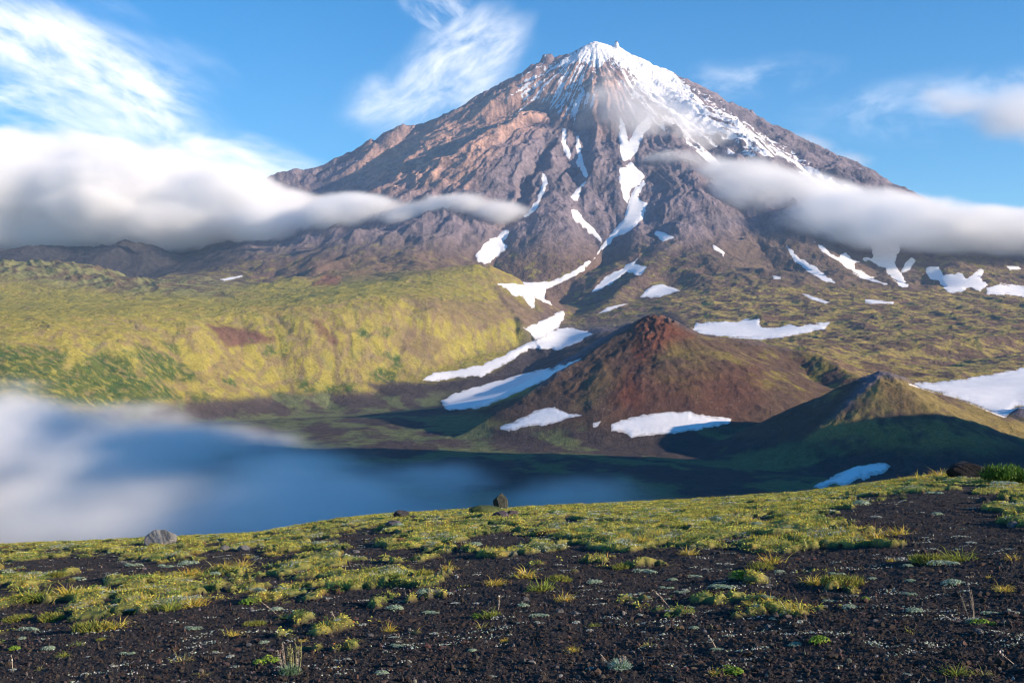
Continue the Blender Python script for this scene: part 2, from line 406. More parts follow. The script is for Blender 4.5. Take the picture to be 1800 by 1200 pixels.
# ---------------------------------------------------------------- far land sheet
AZ0, AZ1 = -1.05, 1.0
RD0, RD1, NR = 260.0, 14000.0, 1500
def az_grid():
    # denser inside the frame
    inside = np.linspace(-0.50, 0.50, 1280)
    return np.r_[-np.geomspace(0.50, -AZ0, 90)[:0:-1], inside, np.geomspace(0.50, AZ1, 90)[1:]]
_u = az_grid()
_s = np.linspace(0, 1, NR)
_D = RD0 * (RD1 / RD0) ** (_s ** 0.72)
UU, DD = np.meshgrid(_u, _D)
XX = UU * DD; YY = DD.copy()
def coarse_base():
    k = 6
    iu = np.unique(np.r_[np.arange(0, len(_u), k), len(_u) - 1]); id_ = np.unique(np.r_[np.arange(0, NR, k), NR - 1])
    cb = base_h(XX[np.ix_(id_, iu)], YY[np.ix_(id_, iu)])
    tmp = np.empty((len(id_), len(_u)))
    for r in range(len(id_)): tmp[r] = np.interp(np.arange(len(_u)), iu, cb[r])
    out = np.empty(XX.shape)
    pos = np.interp(np.arange(NR), id_, np.arange(len(id_)))
    i0 = np.clip(pos.astype(int), 0, len(id_) - 2); f = (pos - i0)[:, None]
    return tmp[i0] * (1 - f) + tmp[i0 + 1] * f
BB = coarse_base()
HH = macro_h(XX, YY, BB)
HH = HH + detail_h(XX, YY, HH) + summit_rocks(XX, YY)
_sy = np.gradient(HH, axis=0) / np.maximum(np.gradient(DD, axis=0), 1e-3)
_fm = sstep(np.abs(_sy), .18, .4) * (1 - sstep(XX / DD, -.02, .03)) * sstep(DD, 2300, 2600) * (1 - sstep(DD, 5200, 5800))
_p, _l = (XX * 1.2 + YY) / 1.56, (XX - 1.2 * YY) / 1.56
FACE = ridged(_p / 120 + .6 * fbm(XX / 200, YY / 200, 3, seed=121), _l / 700, 4, .55, seed=131)
HH = HH - _fm * 9 * (FACE - .45)
print("terrain computed", round(time.time() - T0, 1), UU.shape)
# projected position of every land point, used to lay the vegetation and snow on the survey
PX = 900 + F * UU; PY = 600 - F * HH / DD
# which points are seen from the survey point
cm = np.minimum.accumulate(PY, axis=0)
SEEN = PY <= np.r_[cm[:1] + 1, cm[:-1]] + 1.0

def grid_mesh(name, X, Y, Zz, face_sel=None, attrs=None):
    nr, nc = X.shape
    co = np.stack([X, Y, Zz], -1).reshape(-1, 3).astype(np.float32)
    i = np.arange(nr * nc).reshape(nr, nc)
    q = np.stack([i[:-1, :-1], i[:-1, 1:], i[1:, 1:], i[1:, :-1]], -1)
    q = q[face_sel] if face_sel is not None else q.reshape(-1, 4)
    q = q.reshape(-1, 4)
    used = np.unique(q); remap = np.full(nr * nc, -1, np.int64); remap[used] = np.arange(len(used))
    q = remap[q]; co = co[used]
    return raw_mesh(name, co, q, {k: v.reshape(-1, v.shape[-1])[used] if v.ndim == 3 else v.reshape(-1)[used] for k, v in (attrs or {}).items()})
def raw_mesh(name, co, q, attrs=None, smooth=True):
    me = bpy.data.meshes.new(name)
    k = q.shape[1]
    me.vertices.add(len(co)); me.vertices.foreach_set('co', np.ascontiguousarray(co, np.float32).ravel())
    me.loops.add(q.size); me.loops.foreach_set('vertex_index', q.astype(np.int32).ravel())
    me.polygons.add(len(q)); me.polygons.foreach_set('loop_start', np.arange(0, q.size, k, dtype=np.int32))
    try: me.polygons.foreach_set('loop_total', np.full(len(q), k, np.int32))
    except Exception: pass
    me.polygons.foreach_set('use_smooth', np.full(len(q), smooth))
    me.update(calc_edges=True)
    for nm, v in (attrs or {}).items():
        if v.ndim == 2:
            a = me.attributes.new(nm, 'FLOAT_COLOR', 'POINT')
            c = np.ones((len(co), 4), np.float32); c[:, :3] = v[:, :3]
            a.data.foreach_set('color', c.ravel())
        else:
            a = me.attributes.new(nm, 'FLOAT', 'POINT'); a.data.foreach_set('value', v.astype(np.float32))
    return me
def add_obj(name, me, mat=None, parent=None):
    o = bpy.data.objects.new(name, me); sc.collection.objects.link(o)
    if mat: me.materials.append(mat)
    if parent: o.parent = parent
    return o
# ---------------------------------------------------------------- ground cover of the land sheet
def sdist(px, py, poly):
    """signed distance (positive inside) of arrays px,py to a closed polygon"""
    P = np.array(poly, float); n = len(P)
    best = np.full(px.shape, 1e18); inside = np.zeros(px.shape, bool)
    for i in range(n):
        a, b = P[i], P[(i + 1) % n]
        ex, ey = b - a; L2 = ex * ex + ey * ey + 1e-9
        t = np.clip(((px - a[0]) * ex + (py - a[1]) * ey) / L2, 0, 1)
        d = (px - a[0] - t * ex) ** 2 + (py - a[1] - t * ey) ** 2
        best = np.minimum(best, d)
        c = ((a[1] > py) != (b[1] > py)) & (px < (b[0] - a[0]) * (py - a[1]) / (b[1] - a[1] + 1e-12) + a[0])
        inside ^= c
    return np.where(inside, 1, -1) * np.sqrt(best)
NZ1 = fbm(XX / 90, YY / 90, 5, 0.6, seed=201)
NZ2 = fbm(XX / 30, YY / 30, 4, 0.6, seed=211)
NZ3 = fbm(XX / 300, YY / 300, 4, 0.55, seed=221)
def pmask(poly, soft=8.0, rag=8.0, dlo=0, dhi=1e9):
    P = np.array(poly, float); mg = soft + rag * 2 + 4
    box = (PX > P[:, 0].min() - mg) & (PX < P[:, 0].max() + mg) & (PY > P[:, 1].min() - mg) & (PY < P[:, 1].max() + mg) & (DD > dlo) & (DD < dhi)
    out = np.zeros(PX.shape)
    if box.any():
        s = sdist(PX[box], PY[box], poly) + rag * (NZ1[box] * 1.2 + NZ2[box] * 0.8)
        out[box] = sstep(s, -soft, soft)
    return out
def C(*v): return np.array(v, float)
def lay(col, m, c): return col * (1 - m[..., None]) + c * m[..., None]

_dzy = np.gradient(HH, axis=0) / np.maximum(np.gradient(DD, axis=0), 1e-3)
_dzx = np.gradient(HH, axis=1) / np.maximum(np.gradient(XX, axis=1), 1e-3)
SLOPE = np.sqrt(_dzx ** 2 + (_dzy - UU * _dzx) ** 2)

GRASS = C(.315, .270, .055); OLIVE = C(.250, .215, .055); GREEN = C(.062, .110, .020); BROWN = C(.145, .096, .070)
CINDER = C(.050, .040, .037); RED = C(.150, .052, .032); ROCK = C(.225, .184, .206); PINK = C(.470, .290, .225); GREY = C(.150, .130, .150)
col = np.empty(HH.shape + (3,)); col[:] = GREY
vol = sstep(HH, 350, 700) * sstep(YY, 6000, 7000)
# mountain rock: bands of brown and grey, pink scoria on the upper left ribs
col = lay(col, vol * sstep(NZ3, -.35, .4), ROCK)
pinkm = pmask([(600, 330), (640, 262), (800, 195), (900, 140), (1000, 105), (1060, 130), (1040, 200), (960, 215), (880, 255), (820, 330), (700, 330)], 30, 10, 8000) * (0.55 + 0.45 * sstep(NZ1, -.3, .3))
col = lay(col, pinkm, PINK)
pinkm = pmask([(1050, 120), (1100, 130), (1100, 210), (1060, 240), (1040, 200)], 20, 10, 8000) * 0.55
col = lay(col, pinkm, PINK)
# foothills: brown heath with olive moss
foot = sstep(YY, 4700, 5600) * (1 - sstep(HH, 450, 800)) * sstep(HH, -100, 50)
col = lay(col, foot * 0.9, BROWN * 0.95)
col = lay(col, foot * sstep(NZ1 + 0.5 * NZ2 - 0.6 * (SLOPE - 0.3), -.12, .22) * 0.8, OLIVE)
# right upland
up = sstep(PX, 1120, 1240) * np.maximum(sstep(DD, 3000, 3500), sstep(DD, 2500, 2700) * sstep(PX, 1380, 1430)) * (1 - sstep(DD, 5800, 6500))
col = lay(col, up, BROWN)
col = lay(col, up * sstep(NZ1 + 0.6 * NZ2 - 0.5 * (SLOPE - 0.25), -.20, .16), C(.33, .26, .075))
col = lay(col, up * sstep(NZ3 - NZ1 * .4, .12, .38) * .7, BROWN * .8)
# grassy plateau
pl = 1 - sstep(PX + 0.0 * DD, 905, 960)
pl = pl * sstep(DD, 2250, 2500) * (1 - sstep(DD, 5900, 6500)) * sstep(HH, -212, -196)
col = lay(col, pl, GRASS)
rid = ridged(XX / 70, YY / 160, 4, .6, seed=231)
col = lay(col, pl * sstep(NZ1 + NZ2 * .7, .0, .5) * .8, C(.235, .235, .062))
col = lay(col, pl * sstep(rid * sstep(SLOPE, .15, .45), .42, .75) * .55, BROWN * 1.3)
col = lay(col, pl * sstep(NZ3 + .3 * NZ2, .15, .5) * .45, C(.33, .22, .07))
col = lay(col, pl * _fm * sstep(FACE, .45, .8) * .22, BROWN * 1.5)
farleft = (1 - sstep(PX, 330, 480)) * sstep(DD, 4900, 5300) * (1 - sstep(DD, 6500, 7000))
col = lay(col, farleft * .9, C(.20, .20, .085))
col = lay(col, farleft * sstep(ridged(XX / 120, YY / 300, 4, seed=241), .45, .7) * .8, BROWN * .8)
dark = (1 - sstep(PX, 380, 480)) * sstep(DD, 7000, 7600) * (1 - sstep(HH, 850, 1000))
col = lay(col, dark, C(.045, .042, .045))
# reddish crag and scree spots
for poly, c, a in [
    ([(550, 500), (575, 482), (600, 488), (590, 500)], C(.30, .09, .06), .9),
    ([(365, 570), (400, 572), (430, 578), (480, 590), (485, 600), (440, 604), (400, 612)], C(.15, .075, .055), .95),
    ([(545, 560), (565, 565), (600, 605), (588, 608), (560, 585)], C(.15, .075, .055), .8),
    ([(690, 575), (730, 575), (790, 600), (760, 630), (710, 620)], BROWN * 1.1, .6),
    ([(700, 520), (870, 530), (900, 560), (850, 580), (760, 560)], BROWN * 1.25, .55),
    ([(870, 500), (960, 560), (925, 575), (880, 540)], BROWN * 1.3, .8),
    ([(560, 700), (650, 690), (790, 695), (800, 720), (700, 712), (600, 712), (380, 735), (350, 725)], C(.16, .095, .075), .9),
    ([(480, 470), (640, 450), (760, 440), (830, 470), (700, 490), (560, 500)], BROWN * 1.2, .5),
    ]:
    col = lay(col, pmask(poly, 6, 7, 2300) * a, c)
# dwarf alder thickets
THICK = [
    [(-40, 600), (40, 608), (120, 615), (110, 650), (180, 640), (260, 690), (300, 720), (120, 720), (-40, 720)],
    [(130, 640), (190, 615), (230, 625), (250, 660), (290, 680), (330, 700), (240, 705), (180, 680)],
    [(238, 600), (262, 608), (300, 628), (340, 650), (352, 668), (300, 678), (262, 662), (245, 640)],
    [(270, 592), (300, 604), (322, 622), (300, 620), (280, 606)],
    [(322, 688), (360, 696), (400, 712), (380, 720), (335, 712)],
    [(465, 612), (500, 620), (498, 626), (468, 620)], [(525, 675), (552, 672), (562, 688), (530, 692)],
    [(470, 680), (510, 692), (505, 698), (475, 690)], [(392, 666), (418, 672), (410, 678), (394, 674)],
    [(628, 582), (646, 585), (648, 594), (630, 592)], [(672, 575), (690, 585), (680, 594), (670, 590)],
    [(645, 655), (700, 640), (712, 655), (690, 670), (650, 668)], [(665, 618), (700, 628), (702, 640), (672, 630)],
    [(575, 680), (620, 672), (635, 690), (600, 695), (560, 700)], [(435, 700), (460, 704), (455, 712)],
    [(1220, 626), (1248, 624), (1252, 642), (1222, 642)], [(1252, 628), (1270, 626), (1270, 638), (1254, 638)], [(1278, 634), (1302, 634), (1302, 642), (1280, 642)],
    [(1163, 636), (1186, 640), (1180, 648), (1163, 646)],
]
clump = sstep(fbm(XX / 22, YY / 22, 4, .6, seed=271), -.30, .12)
tg = sstep(fbm(XX / 55, YY / 55, 4, .6, seed=275), -.3, .4)[..., None]
for p in THICK: col = lay(col, pmask(p, 7.0, 13, 1800) * (.25 + .75 * clump), C(.085, .110, .024) * (1 - tg) + C(.045, .085, .020) * tg)
col = lay(col, pmask([(-40, 560), (240, 600), (520, 560), (560, 640), (300, 700), (-40, 700)], 20, 10, 2400) * sstep(NZ2 + .5 * NZ1, .28, .5) * .6, C(.085, .105, .03))
# red cone and its shoulder
cn = pmask([(800, 725), (930, 690), (1060, 600), (1145, 545), (1230, 585), (1330, 600), (1420, 620), (1520, 670), (1440, 760), (1350, 820), (1150, 800), (1000, 770)], 10, 5, 1900, 3450)
col = lay(col, cn, BROWN * .72)
col = lay(col, cn * sstep(NZ1 - .5 * (SLOPE - .4), -.05, .25) * pmask([(1160, 555), (1240, 585), (1500, 640), (1520, 690), (1380, 690), (1290, 660), (1240, 600)], 25, 10, 1900, 3450), C(.215, .175, .050))
col = lay(col, cn * pmask([(1150, 600), (1200, 600), (1260, 650), (1230, 690), (1160, 670)], 25, 14, 1900, 3450) * sstep(NZ1, -.3, .2) * .7, C(.19, .15, .045))
col = lay(col, cn * pmask([(1060, 640), (1110, 660), (1040, 710), (1000, 720)], 14, 10, 1900, 3450) * .5, C(.19, .14, .065))
col = lay(col, cn * pmask([(1125, 550), (1170, 555), (1215, 590), (1180, 600), (1110, 650), (1080, 700), (1130, 720), (1110, 640)], 16, 10, 1900, 3450) * .85, RED)
col = lay(col, cn * pmask([(1070, 640), (1180, 660), (1330, 640), (1340, 700), (1290, 740), (1080, 735)], 30, 12, 1900, 3450) * .6, C(.115, .052, .038))
crg = pmask([(1140, 552), (1165, 560), (1150, 610), (1170, 650), (1140, 668), (1095, 640), (1085, 600)], 10, 12, 1900, 3450)
col = lay(col, crg * sstep(ridged(XX / 26, YY / 26, 4, .6, seed=161), .35, .6) * .75, C(.045, .032, .028))
# small cone
c2 = pmask([(1380, 800), (1480, 720), (1555, 660), (1680, 690), (1830, 750), (1830, 850), (1500, 850)], 8, 4, 1500, 2450)
col = lay(col, c2, C(.12, .088, .065))
col = lay(col, c2 * sstep(NZ1 + .5 * NZ2, -.35, .1), C(.22, .175, .068))
col = lay(col, c2 * pmask([(1545, 670), (1590, 680), (1640, 740), (1600, 750), (1560, 710)], 12, 8, 1500, 2450) * .6, C(.13, .085, .055))
col = lay(col, c2 * pmask([(1510, 760), (1610, 760), (1620, 800), (1540, 800)], 12, 8, 1500, 2450) * .6, C(.15, .145, .055))
# gully floors and valley floor
gl = pmask([(640, 672), (760, 672), (860, 655), (930, 612), (1000, 600), (1110, 570), (1180, 545), (1215, 570), (1130, 600), (1060, 640), (930, 690), (800, 735), (690, 712)], 6, 5, 3000, 6000)
col = lay(col, gl, CINDER * 1.3)
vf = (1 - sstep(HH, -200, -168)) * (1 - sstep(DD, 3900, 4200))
col = lay(col, vf, CINDER * 1.5)  # dark cinder, carried up the sunlit bank to stand in for missing shadow
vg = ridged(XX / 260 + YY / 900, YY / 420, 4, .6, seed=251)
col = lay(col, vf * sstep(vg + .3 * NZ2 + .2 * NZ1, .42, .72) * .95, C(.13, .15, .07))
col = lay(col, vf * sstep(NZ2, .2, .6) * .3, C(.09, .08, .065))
ap = pmask([(1210, 440), (1330, 400), (1600, 430), (1620, 505), (1400, 500), (1250, 470)], 20, 8, 6000)
col = lay(col, ap * .75, C(.13, .098, .080))
# boulders and rock outcrops: speckle
spk = sstep(perlin(XX / 9, YY / 9, 301) + .6 * perlin(XX / 4.5, YY / 4.5, 305) + .5 * NZ1, .62, .95) * (1 - vol) * sstep(HH, -200, -150)
col = lay(col, spk * .45, C(.23, .19, .155))
col *= (1 + .16 * NZ2 + .12 * NZ1)[..., None]
col = np.clip(col, .012, .75)

# snow cap of the summit and the right flank
wx_, wy_ = XX - PEAK[0], YY - PEAK[1]
_r = np.sqrt(wx_ ** 2 + wy_ ** 2); _th = np.arctan2(wy_, wx_)
streak = fbm(_th * 26 + .7 * NZ3, np.log(_r + 60) * 2.0, 4, .6, seed=261)
def sm(poly, soft): return pmask(poly, soft, 6, 8500)
snow = np.zeros(HH.shape)
snow = np.maximum(snow, sm([(1045, 60), (1005, 92), (975, 118), (1035, 112), (1045, 128), (1070, 106), (1098, 122), (1130, 165), (1165, 196), (1205, 235), (1250, 245), (1265, 225), (1235, 175), (1190, 128), (1130, 95), (1085, 70)], 12) * .86)
snow = np.maximum(snow, sm([(900, 145), (960, 100), (1040, 100), (1050, 180), (1000, 215), (960, 190), (900, 190)], 24) * .47)
snow = np.maximum(snow, sm([(1050, 90), (1130, 90), (1300, 210), (1540, 350), (1500, 380), (1350, 330), (1200, 260), (1100, 190)], 20) * .43)
snow = np.maximum(snow, sm([(1190, 130), (1250, 175), (1400, 272), (1470, 320), (1430, 325), (1330, 275), (1230, 215)], 8) * .50)
snow = snow + .85 * streak * (snow > .02) + .18 * NZ1 * (snow > .02)
SNOWA = np.clip(snow, 0, 1.4)
print("paint", round(time.time() - T0, 1))
# ---------------------------------------------------------------- old snow: outlines, one per patch
SNOW = [
 ([(1090,205),(1097,215),(1105,250),(1118,225),(1140,203),(1148,218),(1130,240),(1122,262),(1110,283),(1094,283),(1090,262),(1088,240)], 'forked sunlit snowfield in the upper main gully below the summit'),
 ([(1088,291),(1112,290),(1135,310),(1125,325),(1108,340),(1103,362),(1097,350),(1088,315)], 'tapering snow tongue in the main gully just below the forked snowfield'),
 ([(1103,362),(1112,338),(1130,318),(1135,322),(1120,347),(1138,358),(1130,385),(1115,398),(1085,418),(1063,437),(1045,454),(1058,430),(1078,408),(1095,388)], 'bluish shaded snow tongue at the bottom of the main gully'),
 ([(989,225),(996,228),(995,250),(1004,270),(1001,282),(991,268),(987,245)], 'short thin snow streak left of the central rib'),
 ([(1012,240),(1018,240),(1022,270),(1027,290),(1034,305),(1031,313),(1019,300),(1011,288),(1016,280),(1013,262)], 'long thin snow streak running down beside the central rib'),
 ([(1003,345),(1032,317),(1021,335),(1016,354),(1006,352)], 'small shaded snow wedge below the thin snow streak'),
 ([(1003,366),(1016,370),(1031,393),(1046,406),(1060,425),(1057,430),(1039,413),(1019,396),(1006,381)], 'slanting bright snow strip joining the main gully from the left'),
 ([(953,303),(959,308),(963,322),(956,340),(946,362),(926,381),(917,383),(939,358),(949,338),(954,322)], 'crooked thin snow strip above the wispy cloud on the left flank'),
 ([(898,404),(890,419),(884,428),(893,432),(887,444),(868,458),(852,467),(838,459),(836,449),(846,434),(864,418)], 'blue shaded snow patch in the hollow above the plateau tip'),
 ([(1044,455),(1040,463),(1025,478),(1000,490),(980,500),(960,510),(957,522),(974,539),(955,531),(938,522),(942,540),(935,543),(918,520),(905,520),(890,508),(874,499),(895,498),(930,496),(965,495),(990,485),(1015,472),(1035,458)], 'broad snowfield with ragged fingers between the dark foothills'),
 ([(1121,454),(1115,465),(1138,469),(1125,482),(1100,480),(1080,497),(1060,507),(1045,513),(1036,515),(1050,500),(1065,485),(1090,472)], 'blue grey snow patch on the shaded slope right of the broad snowfield'),
 ([(1165,501),(1196,511),(1160,522),(1124,524),(1135,512),(1148,503)], 'small bright rounded snow patch on the brown slope above the red cone'),
 ([(1107,534),(1085,542),(1048,553),(1068,540),(1090,535)], 'narrow snow sliver just above the red cone on its left'),
 ([(990,547),(995,555),(981,575),(962,588),(940,595),(930,580),(913,573),(935,571),(960,561),(975,552)], 'half shaded snow patch in the gully at the plateau tip'),
 ([(740,668),(760,657),(800,651),(850,639),(880,627),(910,613),(935,600),(960,586),(985,576),(1010,576),(1042,587),(1030,592),(1016,603),(975,618),(955,614),(930,616),(900,633),(870,649),(845,663),(838,660),(800,665),(760,671)], 'long curved snowfield winding out of the gully below the plateau'),
 ([(775,706),(790,695),(830,682),(880,668),(940,652),(990,640),(1024,629),(1000,645),(970,662),(920,685),(880,702),(850,715),(810,721),(785,719)], 'large blue shaded snowfield at the left foot of the red cone'),
 ([(875,752),(910,738),(940,722),(975,714),(990,722),(1000,727),(1022,730),(985,740),(960,748),(930,748),(895,758)], 'snow patch with streaky ends below the left foot of the red cone'),
 ([(1042,742),(1056,740),(1050,750),(1042,752)], 'tiny snow patch between the two at the foot of the red cone'),
 ([(1073,745),(1100,737),(1150,725),(1200,723),(1215,721),(1220,728),(1289,735),(1280,745),(1250,752),(1200,760),(1150,765),(1110,769),(1095,760),(1075,757)], 'bright sunlit snow patch along the front foot of the red cone'),
 ([(1213,580),(1225,568),(1260,566),(1300,564),(1335,557),(1336,570),(1350,577),(1370,575),(1390,570),(1410,572),(1430,568),(1459,567),(1450,578),(1420,585),(1380,592),(1340,597),(1290,594),(1240,588)], 'wide white snowfield in the bowl behind the red cone'),
 ([(1590,673),(1650,672),(1720,662),(1770,652),(1860,634),(1860,735),(1790,712),(1765,733),(1745,725),(1700,705),(1650,690)], 'big sunlit snowfield behind the small cone at the right edge'),
 ([(1428,855),(1440,848),(1470,835),(1510,820),(1555,814),(1566,820),(1560,832),(1545,836),(1515,844),(1513,839),(1500,846),(1485,853),(1470,850),(1440,858)], 'elongated blue white snow patch just behind the grassy crest'),
 ([(1382,432),(1391,438),(1406,455),(1426,465),(1441,475),(1461,490),(1472,501),(1450,494),(1430,483),(1410,471),(1394,456)], 'slanting cream snow strip on the bare apron under the right cloud'),
 ([(1430,425),(1445,432),(1460,445),(1480,449),(1487,440),(1493,452),(1510,460),(1500,466),(1510,475),(1530,485),(1562,501),(1545,499),(1510,486),(1490,473),(1470,456),(1445,441)], 'jagged snow strip descending from the cloud left of the wide snow chute'),
 ([(1530,425),(1580,425),(1582,440),(1574,455),(1576,470),(1590,490),(1600,506),(1585,505),(1570,490),(1550,470),(1514,456),(1534,452)], 'wide snow chute coming out of the right cloud bank'),
 ([(1602,450),(1611,458),(1597,475),(1580,484),(1589,466)], 'small snow wedge right beside the wide snow chute'),
 ([(1625,470),(1650,469),(1658,481),(1690,480),(1700,491),(1714,475),(1733,473),(1722,487),(1736,500),(1722,513),(1704,505),(1682,515),(1662,512),(1652,496),(1635,491)], 'ragged branching snowfield low on the dark slope at the right'),
 ([(1734,506),(1760,498),(1800,504),(1840,512),(1840,528),(1770,519),(1734,517)], 'flat snowfield running out of the picture at the right edge'),
 ([(1252,429),(1262,435),(1276,447),(1272,452),(1255,440)], 'small snow dash on the dark slope under the right cloud'),
 ([(1152,408),(1168,410),(1176,413),(1187,418),(1165,425),(1150,415)], 'small white snow patch on the knoll right of the main gully'),
 ([(1408,516),(1425,519),(1459,531),(1450,535),(1430,528)], 'thin snow sliver among the hummocks left of the other sliver'),
 ([(1520,525),(1545,527),(1572,531),(1570,535),(1520,533)], 'short flat snow sliver among the hummocks of the upland'),
 ([(1224,264),(1245,268),(1260,284),(1277,297),(1262,297),(1240,284)], 'snow wedge high on the right flank just above the cloud'),
 ([(1768,467),(1790,467),(1796,474),(1775,476)], 'small round snow patch near the right edge under the cloud'),
 ([(384,491),(425,483),(429,486),(395,495)], 'tiny distant snow sliver below the left cloud bank'),
 ([(1357,485),(1372,486),(1373,490),(1360,490)], 'tiny snow dot on the apron below the slanting strip'),
]
def blur(a, k, n):
    for _ in range(n):
        c_ = np.cumsum(np.pad(a, ((k + 1, k), (0, 0)), 'edge'), 0); a = (c_[2 * k + 1:] - c_[:-2 * k - 1]) / (2 * k + 1)
        c_ = np.cumsum(np.pad(a, ((0, 0), (k + 1, k)), 'edge'), 1); a = (c_[:, 2 * k + 1:] - c_[:, :-2 * k - 1]) / (2 * k + 1)
    return a
HB = blur(HH, 10, 2)
NS1 = fbm(PX / 14, PY / 9, 4, .6, seed=401)
SNOWSD = []; SW = np.zeros(HH.shape)
for poly, lab in SNOW:
    Pn = np.array(poly, float)
    box = (PX > Pn[:, 0].min() - 10) & (PX < Pn[:, 0].max() + 10) & (PY > Pn[:, 1].min() - 10) & (PY < Pn[:, 1].max() + 10)
    sd = np.full(PX.shape, -99.0, np.float32)
    sd[box] = sdist(PX[box], PY[box], poly)
    vis = (sd > 0) & SEEN
    if vis.sum() < 4: print("no ground for", lab); SNOWSD.append(None); continue
    d0, d1 = np.percentile(DD[vis], 2) * .97, np.percentile(DD[vis], 99) * 1.035
    sz = min(np.ptp(Pn[:, 0]), np.ptp(Pn[:, 1])); rag = np.clip(sz * .09, .8, 4.0)
    ok = (sd > -8) & (DD > d0) & (DD < d1)
    s_ = np.where(ok, (sd + rag * NS1 * 1.3) * DD / F, -99).astype(np.float32)
    SNOWSD.append((ok, s_))
    SW = np.maximum(SW, np.where(ok, sstep(sd, -5, 5), 0))
# the hollows that hold the snow are smooth
SW = blur(SW, 2, 1)
HH = HH * (1 - SW) + HB * SW
# ---------------------------------------------------------------- land objects
def land_material(name, bump_scale, bump_dist, snowy=False):
    m, t, out = material(name)
    P = t.pos()
    a = t.attr('tint').outputs['Color']
    n1 = t.noise(P, bump_scale * .25, 6, .65)
    n2 = t.noise(P, bump_scale, 5, .62)
    k = t.math('ADD', t.math('MULTIPLY', t.math('SUBTRACT', n1, .5), 1.0), t.math('ADD', t.math('MULTIPLY', t.math('SUBTRACT', n2, .5), .9), 1.0))
    c = t.vmath('SCALE', a, scale=k)
    bm = t.n('ShaderNodeBump'); bm.inputs['Distance'].default_value = bump_dist; bm.inputs['Strength'].default_value = .9
    t.set(bm.inputs['Height'], t.math('ADD', n2, t.math('MULTIPLY', n1, 2.0)))
    if snowy:
        s = t.attr('snow').outputs['Fac']
        s2 = t.math('ADD', s, t.math('MULTIPLY', t.math('SUBTRACT', t.noise(P, .018, 6, .7), .5), .9))
        mk = t.ramp(s2, .47, .55)
        c = t.mix(mk, c, (.80, .81, .84, 1))
    surf(t, out, c, .95, bm.outputs[0], .1)
    return m
MAT_ROCK = land_material("mountain_rock", .035, 9.0, True)
MAT_HILL = land_material("heath_and_scree", .11, 2.4)
MAT_NEAR = land_material("cinder_and_moss", .22, 1.3)

def fc(a): return a[:-1, :-1]
fpx, fD, fH = fc(PX), fc(DD), fc(HH)
def fpoly(poly): return sdist(fpx, fD, poly) > 0       # region on the survey map: bearing, distance
reg = np.full(fpx.shape, 0)          # 0 volcano
reg[fD < 6150] = 2                    # rocky upland
reg[(fpx > 1150) & (fD < 6500) ] = 2
reg[fpoly([(350, 5300), (350, 9400), (700, 8000), (800, 7800), (870, 7300), (860, 6200), (850, 5850), (600, 5900)])] = 1   # foothills
reg[fpoly([(-9000, 2100), (-9000, 6200), (300, 6050), (480, 6050), (800, 6150), (858, 5900), (930, 5050), (860, 4650), (800, 4150), (650, 3880), (500, 3650), (350, 3260), (200, 2800), (0, 2400), (-300, 2250), (-500, 2150)])] = 3
reg[fpoly([(-9000, 7000), (-9000, 9700), (350, 9700), (350, 7000)])] = 4
reg[(fD < 4150) & (fH < -196) & (reg != 3)] = 5
reg[(fD < 3200) & (fpx < 760) & (reg != 3)] = 5
reg[(fD < 1500)] = 5
reg[fpoly([(830, 2500), (900, 3000), (1100, 3200), (1230, 3350), (1440, 3300), (1560, 2900), (1440, 2350), (1360, 2100), (1000, 2050), (860, 2250)]) & (fH > -199)] = 6
reg[fpoly([(1330, 2200), (1480, 2420), (1640, 2500), (2000, 2500), (2100, 1650), (1500, 1600), (1330, 1850)]) & (fH > -203)] = 7
LANDS = [
 (0, 'volcano', MAT_ROCK, 'tall cone shaped volcano with a snow covered summit and gullied brown slopes'),
 (1, 'foothills', MAT_HILL, 'brown heathy foothills below the left flank of the volcano'),
 (2, 'rocky_upland', MAT_HILL, 'hummocky olive and brown upland at the foot of the volcano on the right'),
 (3, 'grassy_plateau', MAT_HILL, 'broad yellow green plateau with a steep gullied edge above the foggy valley'),
 (4, 'distant_hills', MAT_HILL, 'dark blue hills under the cloud bank at the far left'),
 (5, 'valley_floor', MAT_NEAR, 'dark shaded valley floor with faint green patches behind the fog'),
 (6, 'red_cinder_cone', MAT_NEAR, 'reddish brown cinder cone with a rocky peak in the middle distance'),
 (7, 'small_cinder_cone', MAT_NEAR, 'olive brown cinder cone with a sharp tip behind the slope on the right'),
]
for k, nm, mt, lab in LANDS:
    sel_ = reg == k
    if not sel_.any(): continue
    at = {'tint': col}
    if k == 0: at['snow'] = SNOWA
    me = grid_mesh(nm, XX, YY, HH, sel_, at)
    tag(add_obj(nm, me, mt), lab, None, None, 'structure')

# unseen mountain right of the frame, its profile shaped to shade valley and fog
gx, gy = np.meshgrid(np.linspace(950, 2900, 130), np.linspace(-700, 2000, 200))
gh = np.interp(gy, [-700, -420, -200, 50, 500, 1000, 1330, 1440, 1500, 1580, 1700, 1800], [330, 400, 455, 475, 540, 660, 735, 695, 430, 230, 115, -40]) - .95 * np.abs(gx - 1700)
gh = gh + 26 * fbm(gx / 160, gy / 160, 5, .55, seed=701)
me = grid_mesh('shading_mountain', gx, gy, np.maximum(gh, -330), None, {'tint': np.broadcast_to(BROWN, gx.shape + (3,)).copy()})
tag(add_obj('shading_mountain', me, MAT_HILL), 'brown unseen mountain beyond the right edge shaped to shade the valley', None, None, 'structure')

